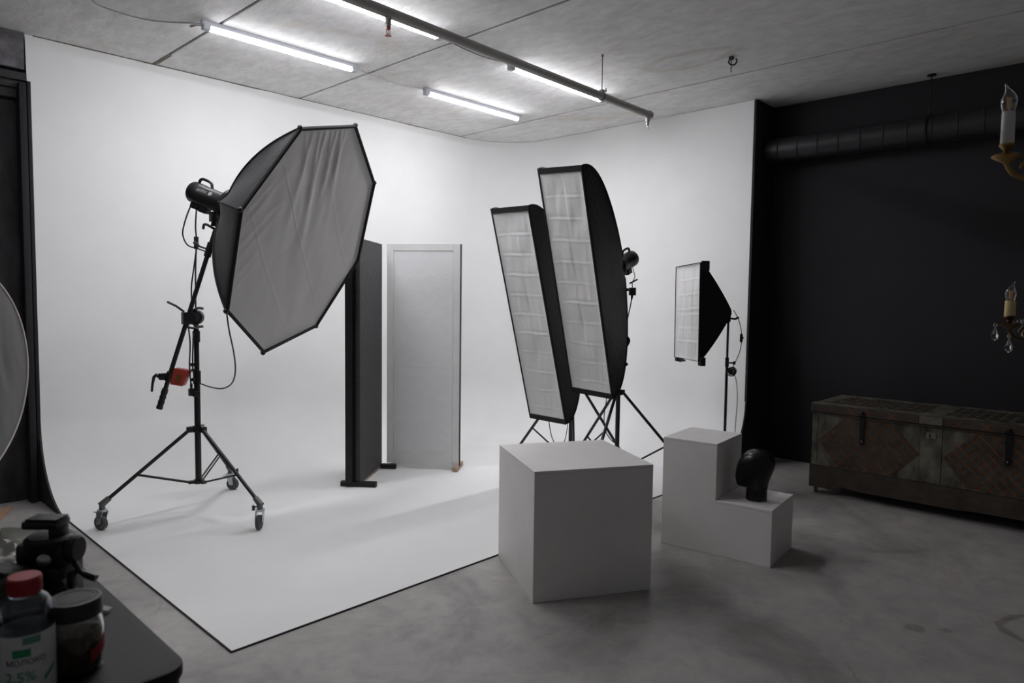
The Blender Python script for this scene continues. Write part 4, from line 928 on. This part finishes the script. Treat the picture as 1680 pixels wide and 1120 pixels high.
text_mesh('2,5%', .021, 'lettering', M['green'], bt, BP, vr, V((0, 0, 1)), bend=bb(-.009, .040))
patch(.022, .040, .026, .033, M['green'], 'green_swoosh', slant=.014)
# jar
JP = V((.306, 1.243, ZTB)); jd = V((-JP.x, -JP.y, 0)).normalized(); jr = V((-jd.y, jd.x, 0))
if jr.dot(CR) < 0: jr = -jr
jr_ = thing('coffee_jar', JP, 'glass jar of brown coffee with black screw lid, behind the bottle', 'jar')
shell([(.026, 0), (.031, .001), (.0365, .006), (.038, .02), (.039, .05), (.0385, .070), (.036, .082), (.033, .088), (.0325, .095)], JP, .0018, 44).build('glass_body', M['jarglass'], jr_)
R = [(.029, .004), (.0335, .008), (.0355, .02), (.0366, .050), (.0364, .060)]
mb = MB(); rr = [[JP+V((r_*math.cos(a), r_*math.sin(a), z_+(.004*noise.noise(V((math.cos(a)*2, math.sin(a)*2, 0))) if z_ > .05 else 0))) for a in [2*PI*i/36 for i in range(36)]] for r_, z_ in R]
for s_ in (.75, .5, .25, .03): rr.append([JP+V((.0364*s_*math.cos(a), .0364*s_*math.sin(a), .062+.006*noise.noise(V((s_*3*math.cos(a), s_*3*math.sin(a), 4))))) for a in [2*PI*i/36 for i in range(36)]])
mb.rings(rr); mb.build('coffee_fill', M['coffee'], jr_, ang=80, kind='stuff')
ld = MB().lathe([(.0365, 0), (.0380, .001), (.0384, .024), (.0368, .0275), (.032, .0278), (.031, .0270)], JP+V((0, 0, .090)), seg=44).build('lid', M['lid'], jr_)
mb = MB(); mb.lathe([(.0305, .0265), (.0305, .0276), (.026, .0277), (.0255, .0265), (.024, .0265), (.0235, .0276), (.001, .0278)], JP+V((0, 0, .090)), seg=40); mb.build('lid_top', M['lidtop'], ld)
mb = MB(); lo_, hi_ = [], []
for k in range(13):
    a = .50+.95*k/12; rr_ = .0394; pnt = JP+(jd*math.cos(a)+jr*math.sin(a))*rr_; sl = .016*k/12
    lo_.append(pnt+V((0, 0, .020+sl))); hi_.append(pnt+V((0, 0, .040+sl)))
mb.rings([lo_, hi_], cap=False, closed=False); mb.build('side_label', M['redlabel'], jr_)
# tripod head
q0 = V((.385, 1.515, ZTB)); k = .00117
O_ = V((.345, 1.534, .812))
def L3(x, d_, z): return O_+CR*(x*k)+CF*d_+V((0, 0, 1))*(z*k)
Rv = Matrix((CR, CF, V((0, 0, 1)))).transposed()
th = thing('tripod_head', (O_.x, O_.y, ZTB), 'black tripod head with levers and straps lying on the table', 'tripod head')
def BX(nm, x0, x1, z0, z1, d0, d1, m_='blackplastic', bev=.004, par=None):
    return MB().box(L3((x0+x1)/2, (d0+d1)/2, (z0+z1)/2), ((x1-x0)*k, d1-d0, (z1-z0)*k), Rv).build(nm, M[m_], par or th, bevel=bev)
ofs = lambda py_: (985-py_)      # px row -> height units above the group origin line
zb = (ZTB-O_.z)/k
hd = BX('base_body', -45, 28, zb, 62, -.035, .04, bev=.008)
BX('pan_housing', -48, 30, 62, 98, -.03, .035, bev=.010)
m = MB().lathe([(.040, 0), (.043, .006), (.043, .020), (.036, .026)], L3(-6, 0, 86), (0, 0, 1), 28); m.build('pan_collar', M['blackplastic'], th)
BX('neck_post', -3, 18, 100, 122, -.012, .014, bev=.003)
m = MB(); m.box(L3(-12, 0, 127), (58*k, .045, 14*k), Rv); m.build('release_plate', M['blackplastic'], th, bevel=.006)
m = MB(); m.box(L3(-10, 0, 135.5), (50*k, .038, 3*k), Rv); m.build('plate_pad', M['lidtop'], th, bevel=.001)
m = MB().lathe([(.010, 0), (.012, .003), (.012, .012), (.006, .016)], L3(5, -.033, 78), -CF+CR*.3, 18); m.build('chrome_knob', M['steel'], th)
m = MB().lathe([(.024, 0), (.026, .004), (.026, .014), (.022, .018)], L3(26, 0, 84), CR, 24); m.build('friction_ring', M['lidtop'], th)
m = MB().tube(spline([L3(28, 0, 74), L3(42, -.01, 58), L3(52, -.012, 48), L3(75, -.014, 40)]), [.006]*8+[.0055]*10+[.007]*7, 8); m.build('pan_lever', M['blackplastic'], th)
def ribbon(pts, wdt, nm, m_):
    P_ = spline(pts, 6); mb = MB(); R_ = [[p_-CF*wdt/2, p_+CF*wdt/2, p_+CF*wdt/2+V((0, 0, .0015)), p_-CF*wdt/2+V((0, 0, .0015))] for p_ in P_]; mb.rings(R_); return mb.build(nm, M[m_], th)
ribbon([L3(20, -.02, 52), L3(36, -.02, 30), L3(52, -.02, 14), L3(72, -.018, 6), L3(82, -.015, -2)], .022, 'webbing_strap', 'strap')
ribbon([L3(10, -.035, 40), L3(34, -.035, 26), L3(56, -.03, 14), L3(76, -.03, 4), L3(88, -.03, -2), L3(104, -.03, -6)], .016, 'strap_tail', 'blackplastic')
m = MB(); m.box(L3(40, -.02, 40), (.012, .02, .03), Rv); m.build('strap_buckle', M['blackplastic'], th, bevel=.003)
# black gear bag
gb = thing('gear_bag', (.30, 1.47, ZTB), 'black gear pouch on the table left of the tripod head', 'bag')
mb = MB(); R_ = []
gc = V((.245, 1.53, ZTB))
for z_, s_ in ((0.0, .8), (.012, 1), (.05, 1.02), (.078, .95), (.094, .75), (.10, .35)):
    R_.append([gc+CR*(.075*s_*math.copysign(abs(math.cos(a))**.6, math.cos(a)))+CF*(.05*s_*math.copysign(abs(math.sin(a))**.6, math.sin(a)))+V((0, 0, z_+.001+.006*noise.noise(V((a, z_*20, 0)))*(z_ > .01))) for a in [2*PI*i/28 for i in range(28)]])
mb.rings(R_); mb.build('pouch', M['blackfabric'], gb, ang=70)
mb = MB().tube(spline([gc+CR*.06+V((0, 0, .08)), gc+CR*.02-CF*.03+V((0, 0, .105)), gc-CR*.04-CF*.02+V((0, 0, .09))]), .004, 6); mb.build('pouch_strap', M['blackplastic'], gb)
# crumpled bag
mb = MB(); R_ = []; bc = V((.30, 1.78, ZTB))
for i in range(22):
    ph = PI*(i+.5)/22*.5+0; r_ = math.cos(ph); z_ = math.sin(ph); row = []
    for j in range(48):
        a = 2*PI*j/48; dn = 1+.35*noise.noise(V((math.cos(a)*2.2, math.sin(a)*2.2, z_*2.2)))+.22*noise.noise(V((math.cos(a)*6, math.sin(a)*6, z_*6)))
        row.append(bc+V((.115*r_*math.cos(a)*dn, .085*r_*math.sin(a)*dn, .075*z_*dn+.001)))
    R_.append(row)
mb.rings(R_)
tag(mb.build('plastic_bag', M['bag'], ang=25), 'crumpled white plastic bag lying behind the black gear on the table', 'bag')

# ------------------------------------------------------------------ reflector on stand at the left edge
rc = V((.573, 4.396, .966)); ry_, rt_ = -.75, -.020; RR = .6
rn = V((math.cos(rt_)*math.cos(ry_), math.cos(rt_)*math.sin(ry_), math.sin(rt_))); ru = V((0, 0, 1)).cross(rn).normalized(); rw_ = rn.cross(ru)
rf = thing('reflector_disc', rc, 'round silver reflector disc cut by the left edge of the view', 'reflector')
vs = [rc]; fs = []; NR, NA = 26, 96
for i in range(1, NR+1):
    for j in range(NA):
        a = 2*PI*j/NA; t_ = i/NR; q = rc+(ru*math.cos(a)+rw_*math.sin(a))*(RR*t_)
        X_ = RR*t_*math.cos(a); Y_ = RR*t_*math.sin(a)
        f_ = .010*noise.noise(V((X_*16+Y_*5, Y_*2.5, 1)))+.005*noise.noise(V((X_*40+Y_*16, Y_*6, 3)))
        vs.append(q+rn*f_*(1-t_**8))
for j in range(NA): fs.append((0, 1+j, 1+(j+1) % NA))
for i in range(NR-1):
    for j in range(NA): k_ = 1+i*NA; fs.append((k_+j, k_+NA+j, k_+NA+(j+1) % NA, k_+(j+1) % NA))
MB().add(vs, fs).build('silver_cloth', M['silver'], rf, ang=80)
MB().torus(rc, rn, RR, .006, 72, 8).build('spring_rim', M['rimpink'], rf)
rs = stand(.38, 4.83, .50, 1.58, .66, math.radians(46), .012, 'thin black stand at the left edge holding the silver reflector', legr=.008, foot=0)
m = MB(); m.tube([(.38, 4.83, 1.56), (rc.x-.09*rn.x, rc.y-.09*rn.y, 1.565), (rc.x-.012*rn.x, rc.y-.012*rn.y, 1.566)], .007, 8); m.box((rc.x, rc.y, 1.57), (.03, .03, .05)); m.build('holder_arm', M['blackmetal'], rs)
# board on the floor
m = MB().hexa([V((1.0, 5.40, .0)), V((.878, 5.137, .0)), V((.30, 5.20, .0)), V((.34, 5.44, .0))], [V((1.0, 5.40, .012)), V((.878, 5.137, .012)), V((.30, 5.20, .012)), V((.34, 5.44, .012))])
tag(m.build('floor_board', M['board'], smooth=False), 'thin tan board lying on the floor by the black wall at left', 'board')
